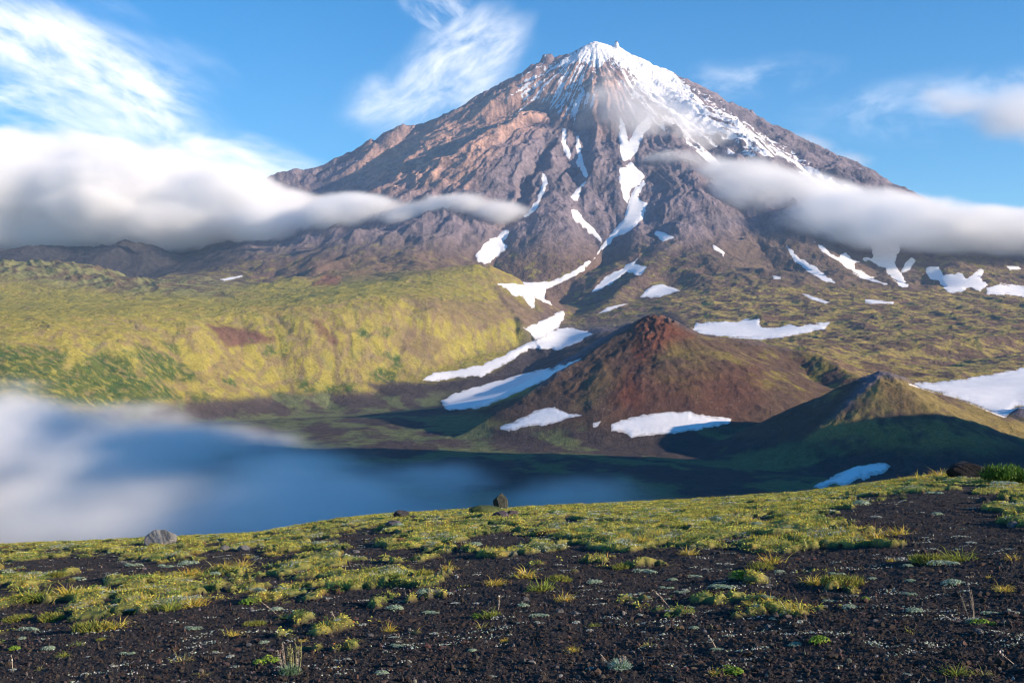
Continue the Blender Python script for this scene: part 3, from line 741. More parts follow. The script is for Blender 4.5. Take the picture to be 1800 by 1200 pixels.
# snow patches: each a thin sheet of old snow lying in its hollow
m, t, out = material("old_snow")
P = t.pos()
n = t.noise(P, .02, 6, .6, .5); n2 = t.noise(t.vmath('MULTIPLY', P, (.06, .25, .06)), 1.0, 5, .65)
cc = t.mix(t.ramp(n, .35, .7), (.88, .88, .88, 1), (.80, .80, .81, 1))
cc = t.mix(t.math('MULTIPLY', t.ramp(n2, .56, .74), .30), cc, (.42, .38, .35, 1))
rim = t.ramp(t.math('ADD', t.attr('rim').outputs['Fac'], t.math('MULTIPLY', t.math('SUBTRACT', t.noise(P, .08, 5, .7), .5), .9)), .0, .5)
cc = t.mix(rim, (.52, .49, .47, 1), cc)
bm = t.n('ShaderNodeBump'); bm.inputs['Distance'].default_value = 1.2; bm.inputs['Strength'].default_value = .5
t.set(bm.inputs['Height'], t.noise(P, .12, 5, .6))
surf(t, out, cc, .7, bm.outputs[0], .3)
MAT_SNOW = m
for (poly, lab), e_ in zip(SNOW, SNOWSD):
    if e_ is None: continue
    ok, s_ = e_
    th = np.clip(s_ * .10, -4.0, 1.4)
    fs = ok[:-1, :-1] & ok[1:, :-1] & ok[:-1, 1:] & ok[1:, 1:] & ((th[:-1, :-1] > -.8) | (th[1:, 1:] > -.8))
    me = grid_mesh('snow_patch', XX, YY, HH + th, fs, {'rim': sstep(s_, -2, 14)})
    tag(add_obj('snow_patch', me, MAT_SNOW), lab, 'snow patch', 'old snow patches on the slopes')
print("land objects", round(time.time() - T0, 1))
# ---------------------------------------------------------------- clouds and fog: real volumes, dense where the shape field is high
def cloud_material(name, color, density, aniso=0.0):
    m, t, out = material(name)
    v = t.n('ShaderNodeVolumePrincipled')
    t.set(v.inputs['Color'], color); v.inputs['Density'].default_value = density
    v.inputs['Anisotropy'].default_value = aniso
    t.t.links.new(v.outputs[0], out.inputs['Volume'])
    return m

def cloud(name, blobs, voxel, mat, label, nscale=(1/420, 1/420, 1/200), namp=.55, lo=.12, hi=.55, pw=1.0, seed=0.0, detail=5.0, rough=.55, cat='cloud', envw=.14):
    """blobs: (px, py, D, rx px, ry px, rdepth m, strength, tilt degrees) soft ellipsoids joined together"""
    g = bpy.data.node_groups.new(name, 'GeometryNodeTree')
    g.interface.new_socket('Geometry', in_out='OUTPUT', socket_type='NodeSocketGeometry')
    t = NT(g)
    P = t.n('GeometryNodeInputPosition').outputs[0]
    field = None; lo3 = np.full(3, 1e9); hi3 = -lo3
    warp = t.n('ShaderNodeTexNoise'); t.set(warp.inputs['Vector'], t.vmath('ADD', t.vmath('MULTIPLY', P, tuple(s * .45 for s in nscale)), (seed, seed * 2, 0)))
    warp.inputs['Scale'].default_value = 1.0; warp.inputs['Detail'].default_value = 2.0
    blob_r = np.median([b[3] * b[2] / F for b in blobs])
    Pw = t.vmath('ADD', P, t.vmath('MULTIPLY', t.vmath('SUBTRACT', warp.outputs['Color'], (.5, .5, .5)), (blob_r * .9, blob_r * .9, blob_r * .35)))
    for b in blobs:
        px, py, D, rx, ry, rd = b[:6]; st = b[6] if len(b) > 6 else 1.0; tilt = R(b[7]) if len(b) > 7 else 0.0
        c = np.array(W(px, py, D)); r = np.array((rx * D / F, rd, ry * D / F))
        e = np.array((abs(r[0] * math.cos(tilt)) + abs(r[2] * math.sin(tilt)), r[1], abs(r[2] * math.cos(tilt)) + abs(r[0] * math.sin(tilt))))
        lo3 = np.minimum(lo3, c - e * 1.15); hi3 = np.maximum(hi3, c + e * 1.15)
        q = t.vmath('SUBTRACT', Pw, tuple(c))
        if tilt:
            rot = t.n('ShaderNodeVectorRotate', rotation_type='Y_AXIS'); t.set(rot.inputs['Vector'], q); rot.inputs['Angle'].default_value = tilt
            q = rot.outputs[0]
        q = t.vmath('DIVIDE', q, tuple(r))
        d = t.math('MULTIPLY', t.math('SUBTRACT', 1.0, t.vmath('LENGTH', q)), st)
        if field is None: field = d
        else: field = t.math('SMOOTH_MAX', field, d, .25)
    nz = t.noise(t.vmath('ADD', t.vmath('MULTIPLY', P, nscale), (seed, 3 * seed, seed)), 1.0, detail, rough, .4)
    f2 = t.math('ADD', field, t.math('MULTIPLY', t.math('SUBTRACT', nz, .5), namp * 2))
    f3 = t.ramp(f2, lo, hi)
    # nothing beyond the soft envelope, so that the box never shows
    env = t.ramp(field, .0, envw)
    f3 = t.math('MULTIPLY', f3, env)
    if pw != 1.0: f3 = t.math('POWER', f3, pw)
    vc = t.n('GeometryNodeVolumeCube')
    t.set(vc.inputs['Density'], f3)
    lo3 -= voxel * 2; hi3 += voxel * 2
    vc.inputs['Min'].default_value = tuple(lo3); vc.inputs['Max'].default_value = tuple(hi3)
    for i, k in enumerate(('Resolution X', 'Resolution Y', 'Resolution Z')):
        vc.inputs[k].default_value = int(max(8, (hi3[i] - lo3[i]) / voxel))
    sm_ = t.n('GeometryNodeSetMaterial'); t.set(sm_.inputs[0], vc.outputs[0]); sm_.inputs['Material'].default_value = mat
    go = t.n('NodeGroupOutput'); t.set(go.inputs[0], sm_.outputs[0])
    me = bpy.data.meshes.new(name); me.materials.append(mat)
    o = bpy.data.objects.new(name, me); sc.collection.objects.link(o)
    md = o.modifiers.new('cloud', 'NODES'); md.node_group = g
    return tag(o, label, None, None, 'stuff')

M_CLOUD = cloud_material('cloud_white', (1.0, 1.0, 1.0, 1), .014, -.1)
M_VEIL = cloud_material('cloud_veil', (.99, .99, .99, 1), .0040, .1)
M_FOG = cloud_material('valley_fog', (1.0, 1.0, 1.0, 1), .014, 0.0)

cloud('cloud_bank', [(-260, 345, 9000, 340, 135, 900), (-20, 338, 9000, 320, 128, 850), (200, 352, 8900, 270, 108, 750), (60, 405, 8700, 320, 52, 400, .9), (370, 372, 8700, 200, 82, 600), (500, 382, 8400, 130, 60, 420), (620, 376, 8000, 90, 40, 300, 1.3), (700, 378, 7750, 70, 26, 220, 1.0), (775, 368, 7650, 80, 32, 180, 1.3), (850, 376, 7600, 60, 22, 150, 1.0)],
      24.0, M_CLOUD, 'thick white cloud bank with a grey underside along the left foot of the volcano', nscale=(1/420, 1/420, 1/230), namp=.55, lo=-.06, hi=.60, envw=.16, seed=4.2, detail=6, rough=.6)
cloud('cloud_bank', [(1190, 330, 8400, 80, 72, 200, .7), (1290, 348, 8200, 150, 84, 320, 1.05), (1390, 368, 7900, 160, 80, 340, 1.05), (1490, 392, 7500, 170, 62, 320), (1620, 398, 7250, 180, 52, 320), (1760, 398, 7200, 180, 52, 330), (1900, 398, 7200, 200, 52, 330), (2060, 398, 7200, 200, 52, 330)],
      24.0, M_CLOUD, 'flat topped white cloud bank lying across the right flank of the volcano', nscale=(1/400, 1/400, 1/230), namp=.60, lo=-.06, hi=.62, envw=.16, seed=9.7, detail=6, rough=.6)
cloud('cloud_veil', [(1120, 240, 9150, 120, 120, 260, 1.2, 20), (1220, 290, 8900, 130, 95, 260, 1.3), (1060, 170, 9550, 45, 60, 160, .8), (1150, 330, 8500, 70, 60, 200)],
      20.0, M_VEIL, 'thin torn grey mist drifting across the middle of the volcano', nscale=(1/260, 1/260, 1/260), namp=.8, lo=.0, hi=.62, seed=2.9, detail=6, rough=.6)
cloud('cloud_puff', [(902, 262, 9150, 34, 42, 130)], 12.0, M_VEIL, 'small mist puff in the dark hollow of the left flank', nscale=(1/120, 1/120, 1/120), namp=.8, lo=.0, hi=.6, seed=6.1)
cloud('cloud_puff', [(960, 370, 7900, 60, 28, 120)], 12.0, M_VEIL, 'small mist puff at the end of the left cloud bank', nscale=(1/120, 1/120, 1/120), namp=.8, lo=.0, hi=.6, seed=7.1)
cloud('sky_wisp', [(1400, 262, 11300, 95, 34, 400), (1480, 285, 11300, 60, 30, 300, .8)], 30.0, M_VEIL, 'faint torn cloud wisp in the sky beside the right ridge of the volcano', nscale=(1/500, 1/500, 1/300), namp=.8, lo=.1, hi=.9, seed=8.3)
cloud('right_cloud', [(1790, 205, 11500, 110, 60, 600), (1700, 190, 11500, 110, 30, 500, .7), (1640, 170, 11500, 50, 25, 300, .6)], 40.0, M_VEIL, 'soft white cloud high in the sky at the right edge', nscale=(1/900, 1/900, 1/500), namp=.6, lo=.0, hi=.8, seed=5.1)
cloud('valley_fog', [(-500, 840, 1900, 500, 160, 800, 1.3), (-60, 840, 1800, 380, 150, 700, 1.3), (200, 870, 1500, 300, 140, 500, 1.2), (480, 905, 1200, 300, 120, 360, 1.1), (760, 930, 1050, 300, 105, 250, 1.0), (1060, 935, 1000, 300, 100, 220, 1.0), (1300, 925, 1000, 200, 75, 150, .8), (350, 930, 950, 700, 110, 300, 1.2), (-20, 775, 2300, 330, 130, 500, 1.3), (170, 780, 2450, 260, 110, 400, 1.1), (330, 800, 2200, 260, 90, 400, 1.1), (520, 830, 1900, 260, 70, 350, 1.0), (760, 850, 1700, 240, 55, 300, .9), (1020, 870, 1400, 240, 45, 220, .8)],
      14.0, M_FOG, 'blue grey fog filling the valley behind the foreground slope', nscale=(1/190, 1/190, 1/75), namp=.85, lo=.0, hi=.95, envw=.35, pw=2.4, seed=1.3, detail=7, rough=.62)

# ---------------------------------------------------------------- haze
m, t, out = material('haze_air')
v = t.n('ShaderNodeVolumePrincipled')
t.set(v.inputs['Color'], (.42, .64, 1.0, 1)); v.inputs['Density'].default_value = 1.9e-5; v.inputs['Anisotropy'].default_value = 0.0
t.t.links.new(v.outputs[0], out.inputs['Volume'])
hx0, hx1, hy0, hy1, hz0, hz1 = XX.min() - 400, XX.max() + 400, -80.0, 14600.0, min(HH.min(), -300) - 1, 3050.0
vs = [(x, y, z) for z in (hz0, hz1) for y in (hy0, hy1) for x in (hx0, hx1)]
me = bpy.data.meshes.new('haze'); me.from_pydata(vs, [], [(0, 2, 3, 1), (4, 5, 7, 6), (0, 1, 5, 4), (2, 6, 7, 3), (0, 4, 6, 2), (1, 3, 7, 5)])
tag(add_obj('haze', me, m), 'thin blue air haze over the whole landscape', None, None, 'stuff')
print("clouds", round(time.time() - T0, 1))
# ---------------------------------------------------------------- near slope: black cinders, moss and grass
SKYL = np.array([(-200, 972), (0, 960), (285, 947), (450, 938), (600, 914), (700, 905), (850, 897), (900, 896), (1200, 882), (1400, 869), (1500, 857), (1600, 842), (1680, 834), (1800, 840), (2000, 830)], float)
def gbase(x, y):
    return -(1.123 + .080 * y + .00125 * y * y) + .073 * x
def near_h(x, y):
    u = x / np.maximum(y, 1.0)
    # small undulations of the crest, as seen against the fog
    dev = np.interp(900 + F * u, SKYL[:, 0], 600 + F * .1549 - F * .073 * (SKYL[:, 0] - 900) / F - SKYL[:, 1]) / F
    h = gbase(x, y) + dev * y * sstep(y, 9, 26)
    h = h + .05 * fbm(x / 2.6, y / 3.2, 4, seed=501) * sstep(y, 2, 8) + .012 * fbm(x / .5, y / .5, 3, seed=511)
    return h
def near_px(x, y, z): return 900 + F * x / y, 600 - F * z / y
def at(px, py):
    """point of the near slope on the given line of sight, nearest first"""
    u = (px - 900) / F; v = (600 - py) / F
    ys = np.exp(np.linspace(math.log(3.6), math.log(34), 900))
    g = near_h(u * ys, ys) - v * ys
    i = int(np.argmax(g > 0)) if (g > 0).any() else int(np.argmax(g))
    y = ys[max(i, 0)]
    return np.array((u * y, y, float(near_h(np.array([u * y]), np.array([y]))[0])))
def cover(x, y):
    """how much moss and grass grows at a place: streaky patches along the contour, closed near the crest"""
    h = near_h(x, y); px, py = near_px(x, y, h)
    off = py - np.interp(px, SKYL[:, 0], SKYL[:, 1])
    lim = np.interp(px, [0, 250, 500, 800, 1100, 1400, 1600, 1700, 1800], [135, 150, 125, 110, 85, 110, 75, 45, 110])
    dens = np.interp(px, [0, 200, 500, 700, 1000, 1450, 1620, 1800], [-.18, -.22, -.13, -.03, .05, .05, -.08, -.06])
    # the contour runs down to the left in the view
    cx, cy = x + .10 * y, y - .6 * x
    n = 1.25 * fbm(cx / 1.5, y / 1.9, 5, .55, seed=521) + 1.0 * fbm(x / .48, y / .60, 4, .6, seed=531)
    edge = 1 - sstep(off / lim, .75, 1.35)
    c = n + dens + .22 * edge - .33 * (1 - edge) - .15 * sstep(off, lim * .6, lim)
    c = c + .25 * (1 - sstep(off, 2, 16)) * sstep(px, 450, 700)
    c = np.where(off > lim * 2.3, -1.0, c)
    # bare cinders seen through the cover
    for (ax, ay, rx, ry) in ((640, 955, 70, 26), (880, 945, 60, 16), (1560, 900, 90, 20), (1690, 880, 80, 16), (1600, 925, 60, 22), (170, 1000, 110, 18), (420, 985, 60, 14), (820, 985, 60, 16), (1480, 915, 40, 10), (300, 1000, 50, 12)):
        c = c - .8 * np.exp(-(((px - ax) / rx) ** 2 + ((py - ay) / ry) ** 2))
    return c, off, px, py
NU, ND = 1340, 900
_nu = np.linspace(-.70, .70, NU); _nd = 3.1 * (75 / 3.1) ** np.linspace(0, 1, ND)
NUU, NDD = np.meshgrid(_nu, _nd); NX = NUU * NDD; NY = NDD
cv, off, npx, npy = cover(NX, NY)
CM = sstep(cv, -.02, .16)
NH = near_h(NX, NY)
NH += CM * (.028 + .065 * np.clip(fbm(NX / .34, NY / .5, 4, seed=541) + .25, 0, 1))
grit = ridged(NX / .035, NY / .05, 3, .6, seed=551) - .4
NH += (1 - CM) * (.010 * grit + .016 * fbm(NX / .16, NY / .2, 3, seed=561)) * (1 - sstep(NDD, 14, 24))
c = np.empty(NX.shape + (3,)); c[:] = C(.036, .031, .030)
c = lay(c, sstep(fbm(NX / 1.8, NY / 2.5, 3, seed=571), .0, .5) * .5, C(.030, .029, .031))
c = lay(c, sstep(fbm(NX / 1.1, NY / 1.6, 4, seed=575), .15, .5) * .5, C(.047, .030, .024))
sp = sstep(perlin(NX / .045, NY / .07, 581) + .3 * perlin(NX / .4, NY / .4, 582), .52, .8) * sstep(NDD, 7, 12)
c = lay(c, sp * .5 * (1 - CM), C(.16, .15, .14))
g1 = fbm(NX / .7, NY / 1.0, 4, seed=591); g2 = fbm(NX / .22, NY / .3, 3, seed=595)
mcol = np.empty_like(c); mcol[:] = C(.230, .225, .060)
mcol = lay(mcol, sstep(g1, .0, .45), C(.085, .115, .032))
mcol = lay(mcol, sstep(g1, -.1, -.5), C(.21, .165, .040))
mcol = lay(mcol, sstep(fbm(NX / .5, NY / .7, 3, seed=597), .25, .45) * .8, C(.20, .21, .15))
mcol = lay(mcol, sstep(fbm(NX / .6, NY / .9, 3, seed=599), .38, .5) * .8, C(.16, .055, .028))
mcol *= (1.15 + .7 * g2)[..., None]
c = c * (1 - CM[..., None]) + mcol * CM[..., None]
m, t, out = material('cinder_slope')
P = t.pos()
a = t.attr('tint').outputs['Color']
n1 = t.noise(P, 55, 5, .7); n2 = t.noise(P, 14, 4, .6)
k = t.math('ADD', .25, t.math('ADD', t.math('MULTIPLY', n1, .9), t.math('MULTIPLY', n2, .6)))
bm = t.n('ShaderNodeBump'); bm.inputs['Distance'].default_value = .012; bm.inputs['Strength'].default_value = 1.0
t.set(bm.inputs['Height'], t.math('ADD', n1, t.math('MULTIPLY', n2, .8)))
surf(t, out, t.vmath('SCALE', a, scale=k), .95, bm.outputs[0], .15)
me = grid_mesh('foreground_slope', NX, NY, NH, None, {'tint': c})
tag(add_obj('foreground_slope', me, m), 'black cinder slope with moss patches rising to the right in front of the fog', None, None, 'structure')
# the rest of the slope around and beyond it, running down under the fog
bx = np.r_[np.linspace(-260, -40, 60)[:-1], np.linspace(-40, 40, 321), np.linspace(40, 260, 60)[1:]]; by = np.r_[np.linspace(-16, 40, 225), np.linspace(40, 285, 90)[1:]]
FX, FY = np.meshgrid(bx, by)
FZ = near_h(FX, np.maximum(FY, .5)) - .055 * (1 - sstep(FY, 60, 75)) + np.where(FY < .5, -.08 * (FY - .5), 0)
bc = np.maximum(cover(FX, np.maximum(FY, 1.5))[0], 0); bm_ = sstep(bc, 0, .16)[..., None]
me = grid_mesh('lower_slope', FX, FY, FZ, None, {'tint': C(.036, .031, .030) * (1 - bm_) + C(.20, .19, .05) * bm_})
tag(add_obj('lower_slope', me, m), 'outer part of the cinder slope dropping away to the valley', None, None, 'structure')

def surf_z(x, y):
    """height of the finished slope mesh, moss included"""
    fi = np.log(np.asarray(y) / 3.1) / math.log(75 / 3.1) * (ND - 1); fj = (np.asarray(x) / y + .70) / 1.40 * (NU - 1)
    i = np.clip(fi.astype(int), 0, ND - 2); j = np.clip(fj.astype(int), 0, NU - 2)
    a_, b_ = np.clip(fi - i, 0, 1), np.clip(fj - j, 0, 1)
    return NH[i, j] * (1 - a_) * (1 - b_) + NH[i + 1, j] * a_ * (1 - b_) + NH[i, j + 1] * (1 - a_) * b_ + NH[i + 1, j + 1] * a_ * b_

# ---- plant materials
def plant_mat(name, rough=.7, trans=.35):
    m, t, out = material(name)
    a = t.attr('tint').outputs['Color']
    b = t.n('ShaderNodeBsdfPrincipled'); t.set(b.inputs['Base Color'], a); b.inputs['Roughness'].default_value = rough
    b.inputs['Specular IOR Level'].default_value = .25
    tr = t.n('ShaderNodeBsdfTranslucent'); t.set(tr.inputs[0], a)
    mx = t.n('ShaderNodeMixShader'); mx.inputs[0].default_value = trans
    t.t.links.new(b.outputs[0], mx.inputs[1]); t.t.links.new(tr.outputs[0], mx.inputs[2]); t.t.links.new(mx.outputs[0], out.inputs['Surface'])
    return m
M_GRASS = plant_mat('grass_blade'); M_LEAF = plant_mat('leaf', .6, .3); M_STALK = plant_mat('dry_stalk', .8, .15)

def blades(base, L, Wd, az, lean, curve, colr, rs):
    """curved pointed blades; returns vertices, triangles, colours"""
    n = len(base)
    d = np.stack([np.cos(az), np.sin(az)], -1); side = np.stack([-d[:, 1], d[:, 0]], -1)
    spin = rs.rand(n) * np.pi; side = np.stack([side[:, 0] * np.cos(spin) - side[:, 1] * np.sin(spin), side[:, 0] * np.sin(spin) + side[:, 1] * np.cos(spin)], -1)
    v = np.zeros((n, 5, 3))
    def pt(s):
        a_ = lean + curve * s
        return base + np.stack([d[:, 0] * np.sin(a_) * L * s, d[:, 1] * np.sin(a_) * L * s, np.cos(a_) * L * s], -1)
    p0, p1, p2 = pt(0.0), pt(.55), pt(1.0)
    s3 = np.concatenate([side, np.zeros((n, 1))], -1) * Wd[:, None]
    v[:, 0], v[:, 1], v[:, 2], v[:, 3], v[:, 4] = p0 - s3 * .5, p0 + s3 * .5, p1 - s3 * .42, p1 + s3 * .42, p2
    i = np.arange(n)[:, None] * 5
    tri = np.concatenate([i + np.array([[0, 1, 3]]), i + np.array([[0, 3, 2]]), i + np.array([[2, 3, 4]])], 1).reshape(-1, 3)
    return v.reshape(-1, 3), tri, np.repeat(colr, 5, 0)
def leaves(base, nrm, L, Wd, colr, rs):
    """small pointed leaf quads lying roughly in the plane of nrm"""
    n = len(base)
    r = rs.randn(n, 3); a_ = np.cross(nrm, r); a_ /= np.linalg.norm(a_, axis=1)[:, None] + 1e-9
    b_ = np.cross(nrm, a_)
    v = np.stack([base - a_ * L[:, None] * .5, base + b_ * Wd[:, None] * .5, base + a_ * L[:, None] * .5 + nrm * L[:, None] * .25, base - b_ * Wd[:, None] * .5], 1)
    q = (np.arange(n)[:, None] * 4 + np.array([[0, 3, 2, 1]]))
    tri = np.concatenate([q[:, [0, 1, 2]], q[:, [0, 2, 3]]], 0)
    return v.reshape(-1, 3), tri, np.repeat(colr, 4, 0)
def tri_mesh(name, parts):
    co, tr, cl = [], [], []; o = 0
    for v, q, k in parts: co.append(v); tr.append(q + o); cl.append(k); o += len(v)
    return raw_mesh(name, np.concatenate(co), np.concatenate(tr), {'tint': np.concatenate(cl)}, smooth=False)
def pick(rs, n, cols, w, jit=.25):
    cols = np.array(cols); k = rs.choice(len(cols), n, p=np.array(w) / np.sum(w))
    return np.clip(cols[k] * (1 + jit * rs.randn(n, 1)) * (1 + .06 * rs.randn(n, 3)), .008, .9)

# ---- ground cover: uncountable grass and moss of the crest
rs = np.random.RandomState(5)
N = 1100000
u_ = rs.uniform(-.66, .66, N); d_ = np.exp(rs.uniform(math.log(5.2), math.log(36), N))
# even density on the ground near the camera, thinner far away
x_, y_ = u_ * d_, d_
cc2, of2, px2, py2 = cover(x_, y_)
keep = (rs.rand(N) < np.clip(cc2 * 5.0, 0, 1)) & (rs.rand(N) < np.clip(d_ / 16, .12, 1))
gr = fbm(x_ / .8, y_ / 1.1, 3, seed=601)
keep &= rs.rand(N) < np.clip(.26 + gr * 1.9, .06, 1)
x_, y_, gr = x_[keep], y_[keep], gr[keep]
n = len(x_); print("blades", n)
tone = fbm(x_ / .6, y_ / .9, 3, seed=611)
cl = pick(rs, n, [(.46, .40, .06), (.34, .38, .07), (.52, .38, .06), (.20, .27, .05), (.54, .30, .05), (.46, .42, .22)], [.34, .26, .12, .15, .05, .08])
cl = cl * (1 - .35 * np.clip(tone, 0, 1))[:, None]
L = .78 * (.035 + .05 * rs.rand(n) ** 2 + .05 * np.clip(gr, 0, .6)) * (.9 + .1 * rs.rand(n))
g_ = blades(np.stack([x_, y_, surf_z(x_, y_) - .004], -1), L, .0022 + .00022 * y_ + .001 * rs.rand(n), rs.rand(n) * 6.283, .1 + .55 * rs.rand(n), .9 * rs.rand(n), cl, rs)
me = tri_mesh('crest_grass', [g_])
tag(add_obj('crest_grass', me, M_GRASS), 'short yellow green grass and moss growing along the crest of the slope', None, None, 'stuff')
# low leafy mats among it
N = 780000
u_ = rs.uniform(-.66, .66, N); d_ = np.exp(rs.uniform(math.log(5.2), math.log(34), N)); x_, y_ = u_ * d_, d_
cc2, of2, px2, py2 = cover(x_, y_)
mat_n = fbm(x_ / .5, y_ / .8, 3, seed=621)
keep = (cc2 > .0) & (mat_n > -.12) & (rs.rand(N) < np.clip(d_ / 18, .15, 1))
x_, y_, mat_n = x_[keep], y_[keep], mat_n[keep]; n = len(x_)
silver = fbm(x_ / .9, y_ / 1.3, 2, seed=631) > .05
silver = silver & (mat_n > .10)
yel = fbm(x_ / .7, y_ / 1.0, 3, seed=633) > -.10
tn = fbm(x_ / .22, y_ / .3, 3, seed=637)[:, None]
cl = (1 + 1.3 * np.clip(tn, -.55, .45)) * np.where(silver[:, None], pick(rs, n, [(.34, .40, .30), (.46, .48, .40), (.22, .30, .20)], [1, 1, 1]), np.where(yel[:, None], pick(rs, n, [(.48, .46, .08), (.38, .42, .09), (.56, .45, .08), (.40, .17, .05)], [1, 1, .6, .12]), pick(rs, n, [(.15, .25, .05), (.20, .27, .06), (.09, .16, .035)], [1, 1, 1])))
nr = rs.randn(n, 3) * .45 + (0, 0, 1); nr /= np.linalg.norm(nr, axis=1)[:, None]
g_ = leaves(np.stack([x_, y_, surf_z(x_, y_) + .004 + .012 * rs.rand(n)], -1), nr, .010 + .0007 * y_ + .004 * rs.rand(n), .006 + .0005 * y_ + .002 * rs.rand(n), cl, rs)
me = tri_mesh('leaf_mats', [g_])
tag(add_obj('leaf_mats', me, M_LEAF), 'low silvery and green leaf mats between the grass of the crest', None, None, 'stuff')
# tiny pale plants sprinkled over the bare cinders
N = 2400
u_ = rs.uniform(-.64, .64, N); d_ = np.exp(rs.uniform(math.log(4.9), math.log(24), N)); x0, y0 = u_ * d_, d_
cl_n = fbm(x0 / .9, y0 / 1.2, 3, seed=641)
cc2, *_ = cover(x0, y0)
k = (cl_n > .02) & (cc2 < .05); x0, y0 = x0[k], y0[k]
xs, ys = [], []
for a_, b_ in zip(x0, y0):
    nn = rs.randint(5, 26); sz = .010 + .022 * rs.rand()
    xs.append(a_ + rs.randn(nn) * sz * 1.5); ys.append(b_ + rs.randn(nn) * sz * .8)
x_, y_ = np.concatenate(xs), np.concatenate(ys); n = len(x_)
nr = rs.randn(n, 3) * .5 + (0, 0, 1); nr /= np.linalg.norm(nr, axis=1)[:, None]
g_ = leaves(np.stack([x_, y_, surf_z(x_, y_) + .006 + .006 * rs.rand(n)], -1), nr, .008 + .006 * rs.rand(n) + .0003 * y_, .005 + .004 * rs.rand(n) + .0002 * y_, pick(rs, n, [(.42, .47, .40), (.50, .50, .46), (.27, .34, .25)], [1, .8, .8]), rs)
me = tri_mesh('lichen_flecks', [g_])
tag(add_obj('lichen_flecks', me, M_LEAF), 'tiny whitish plant flecks sprinkled over the bare black cinders', None, None, 'stuff')

# ---- loose cinders
def ico(sub=1):
    import bmesh
    b = bmesh.new(); bmesh.ops.create_icosphere(b, subdivisions=sub, radius=1.0)
    v = np.array([x.co[:] for x in b.verts]); f = np.array([[x.index for x in q.verts] for q in b.faces]); b.free()
    return v, f
IV, IF = ico(1)
N = 105000
u_ = rs.uniform(-.64, .64, N); d_ = 4.4 * (17 / 4.4) ** rs.rand(N) ** 1.15; x_, y_ = u_ * d_, d_
cc2, *_ = cover(x_, y_); k = cc2 < .02; x_, y_ = x_[k], y_[k]; n = len(x_)
r_ = .0020 + .0030 * rs.rand(n) ** 2 + .010 * (rs.rand(n) ** 18); r_ *= 1 + .03 * y_
v = IV[None] * (1 + .32 * rs.randn(n, len(IV), 1)) * (r_[:, None] * (1 + .3 * rs.randn(n, 3)))[:, None, :]
v = v + np.stack([x_, y_, surf_z(x_, y_) + r_ * .3], -1)[:, None, :]
tr = (np.arange(n)[:, None, None] * len(IV) + IF[None]).reshape(-1, 3)
cl = np.repeat(pick(rs, n, [(.036, .029, .027), (.052, .038, .034), (.07, .068, .07), (.060, .036, .030), (.16, .155, .15)], [.5, .28, .13, .04, .02]), len(IV), 0)
me = raw_mesh('cinders', v.reshape(-1, 3), tr, {'tint': cl}, smooth=False)
m, t, out = material('cinder_stone')
n1 = t.noise(t.pos(), 160, 4, .7)
bm = t.n('ShaderNodeBump'); bm.inputs['Distance'].default_value = .003; t.set(bm.inputs['Height'], n1)
surf(t, out, t.vmath('SCALE', t.attr('tint').outputs['Color'], scale=t.math('ADD', .5, n1)), .9, bm.outputs[0], .2)
M_CIN = m
tag(add_obj('cinders', me, M_CIN), 'loose dark volcanic cinders covering the near slope', None, None, 'stuff')
print("near", round(time.time() - T0, 1))
# ---------------------------------------------------------------- single plants and stones
def tuft_mesh(seed, kind):
    rs = np.random.RandomState(seed)
    n = {'yellow': 130, 'green': 130, 'sparse': 45, 'moss': 420}[kind]
    th = rs.rand(n) * 6.283
    if kind == 'moss':
        rr = np.sqrt(rs.rand(n)); b = np.stack([rr * np.cos(th) * .5, rr * np.sin(th) * .35, .09 * (1 - rr ** 2)], -1)
        L = .12 + .12 * rs.rand(n); az = rs.rand(n) * 6.28; lean = .1 + .6 * rs.rand(n); cv_ = .6 * rs.rand(n); wd = .022 + .01 * rs.rand(n)
        cols, w = [(.24, .25, .05), (.17, .21, .045), (.30, .26, .06)], [1, 1, .7]
    else:
        rr = np.abs(rs.randn(n)) * .16; b = np.stack([rr * np.cos(th), rr * np.sin(th), np.zeros(n)], -1)
        L = .16 + .40 * rs.rand(n) ** 1.6; az = th + .9 * rs.randn(n); lean = .1 + .75 * rs.rand(n); cv_ = .3 + 1.1 * rs.rand(n); wd = .016 + .010 * rs.rand(n)
        cols, w = {'yellow': ([(.56, .44, .07), (.46, .42, .08), (.58, .36, .06), (.50, .44, .25)], [1, .8, .5, .3]),
                   'green': ([(.24, .30, .05), (.32, .32, .06), (.16, .22, .04)], [1, .8, .5]),
                   'sparse': ([(.40, .35, .10), (.30, .30, .07), (.42, .36, .22)], [1, .8, .6])}[kind]
    return tri_mesh('grass_tuft', [blades(b, L, wd, az, lean, cv_, pick(rs, n, cols, w, .18), rs)])
def cushion_mesh(seed, flat=.16, cols=None, n=330, ls=.085):
    rs = np.random.RandomState(seed)
    k = rs.randint(3, 7); cen = rs.randn(k, 2) * (.20, .13); rad = .16 + .16 * rs.rand(k)
    ci = rs.randint(0, k, n); th = rs.rand(n) * 6.283; rr = np.sqrt(rs.rand(n))
    x = cen[ci, 0] + rad[ci] * rr * np.cos(th); y = cen[ci, 1] + rad[ci] * rr * np.sin(th) * .8
    z = flat * rad[ci] / .3 * np.sqrt(np.clip(1 - rr ** 2, 0, 1)) + .015 + .03 * rs.rand(n)
    nr = np.stack([rr * np.cos(th) * .9, rr * np.sin(th) * .9, np.ones(n) * .8], -1) + rs.randn(n, 3) * .4; nr /= np.linalg.norm(nr, axis=1)[:, None]
    cols = cols or ([(.32, .42, .31), (.22, .33, .22), (.44, .50, .41)], [1, 1, .6])
    return tri_mesh('cushion_plant', [leaves(np.stack([x, y, z], -1), nr, ls * (.7 + .6 * rs.rand(n)), ls * .55 * (.7 + .5 * rs.rand(n)), pick(rs, n, cols[0], cols[1], .15), rs)])
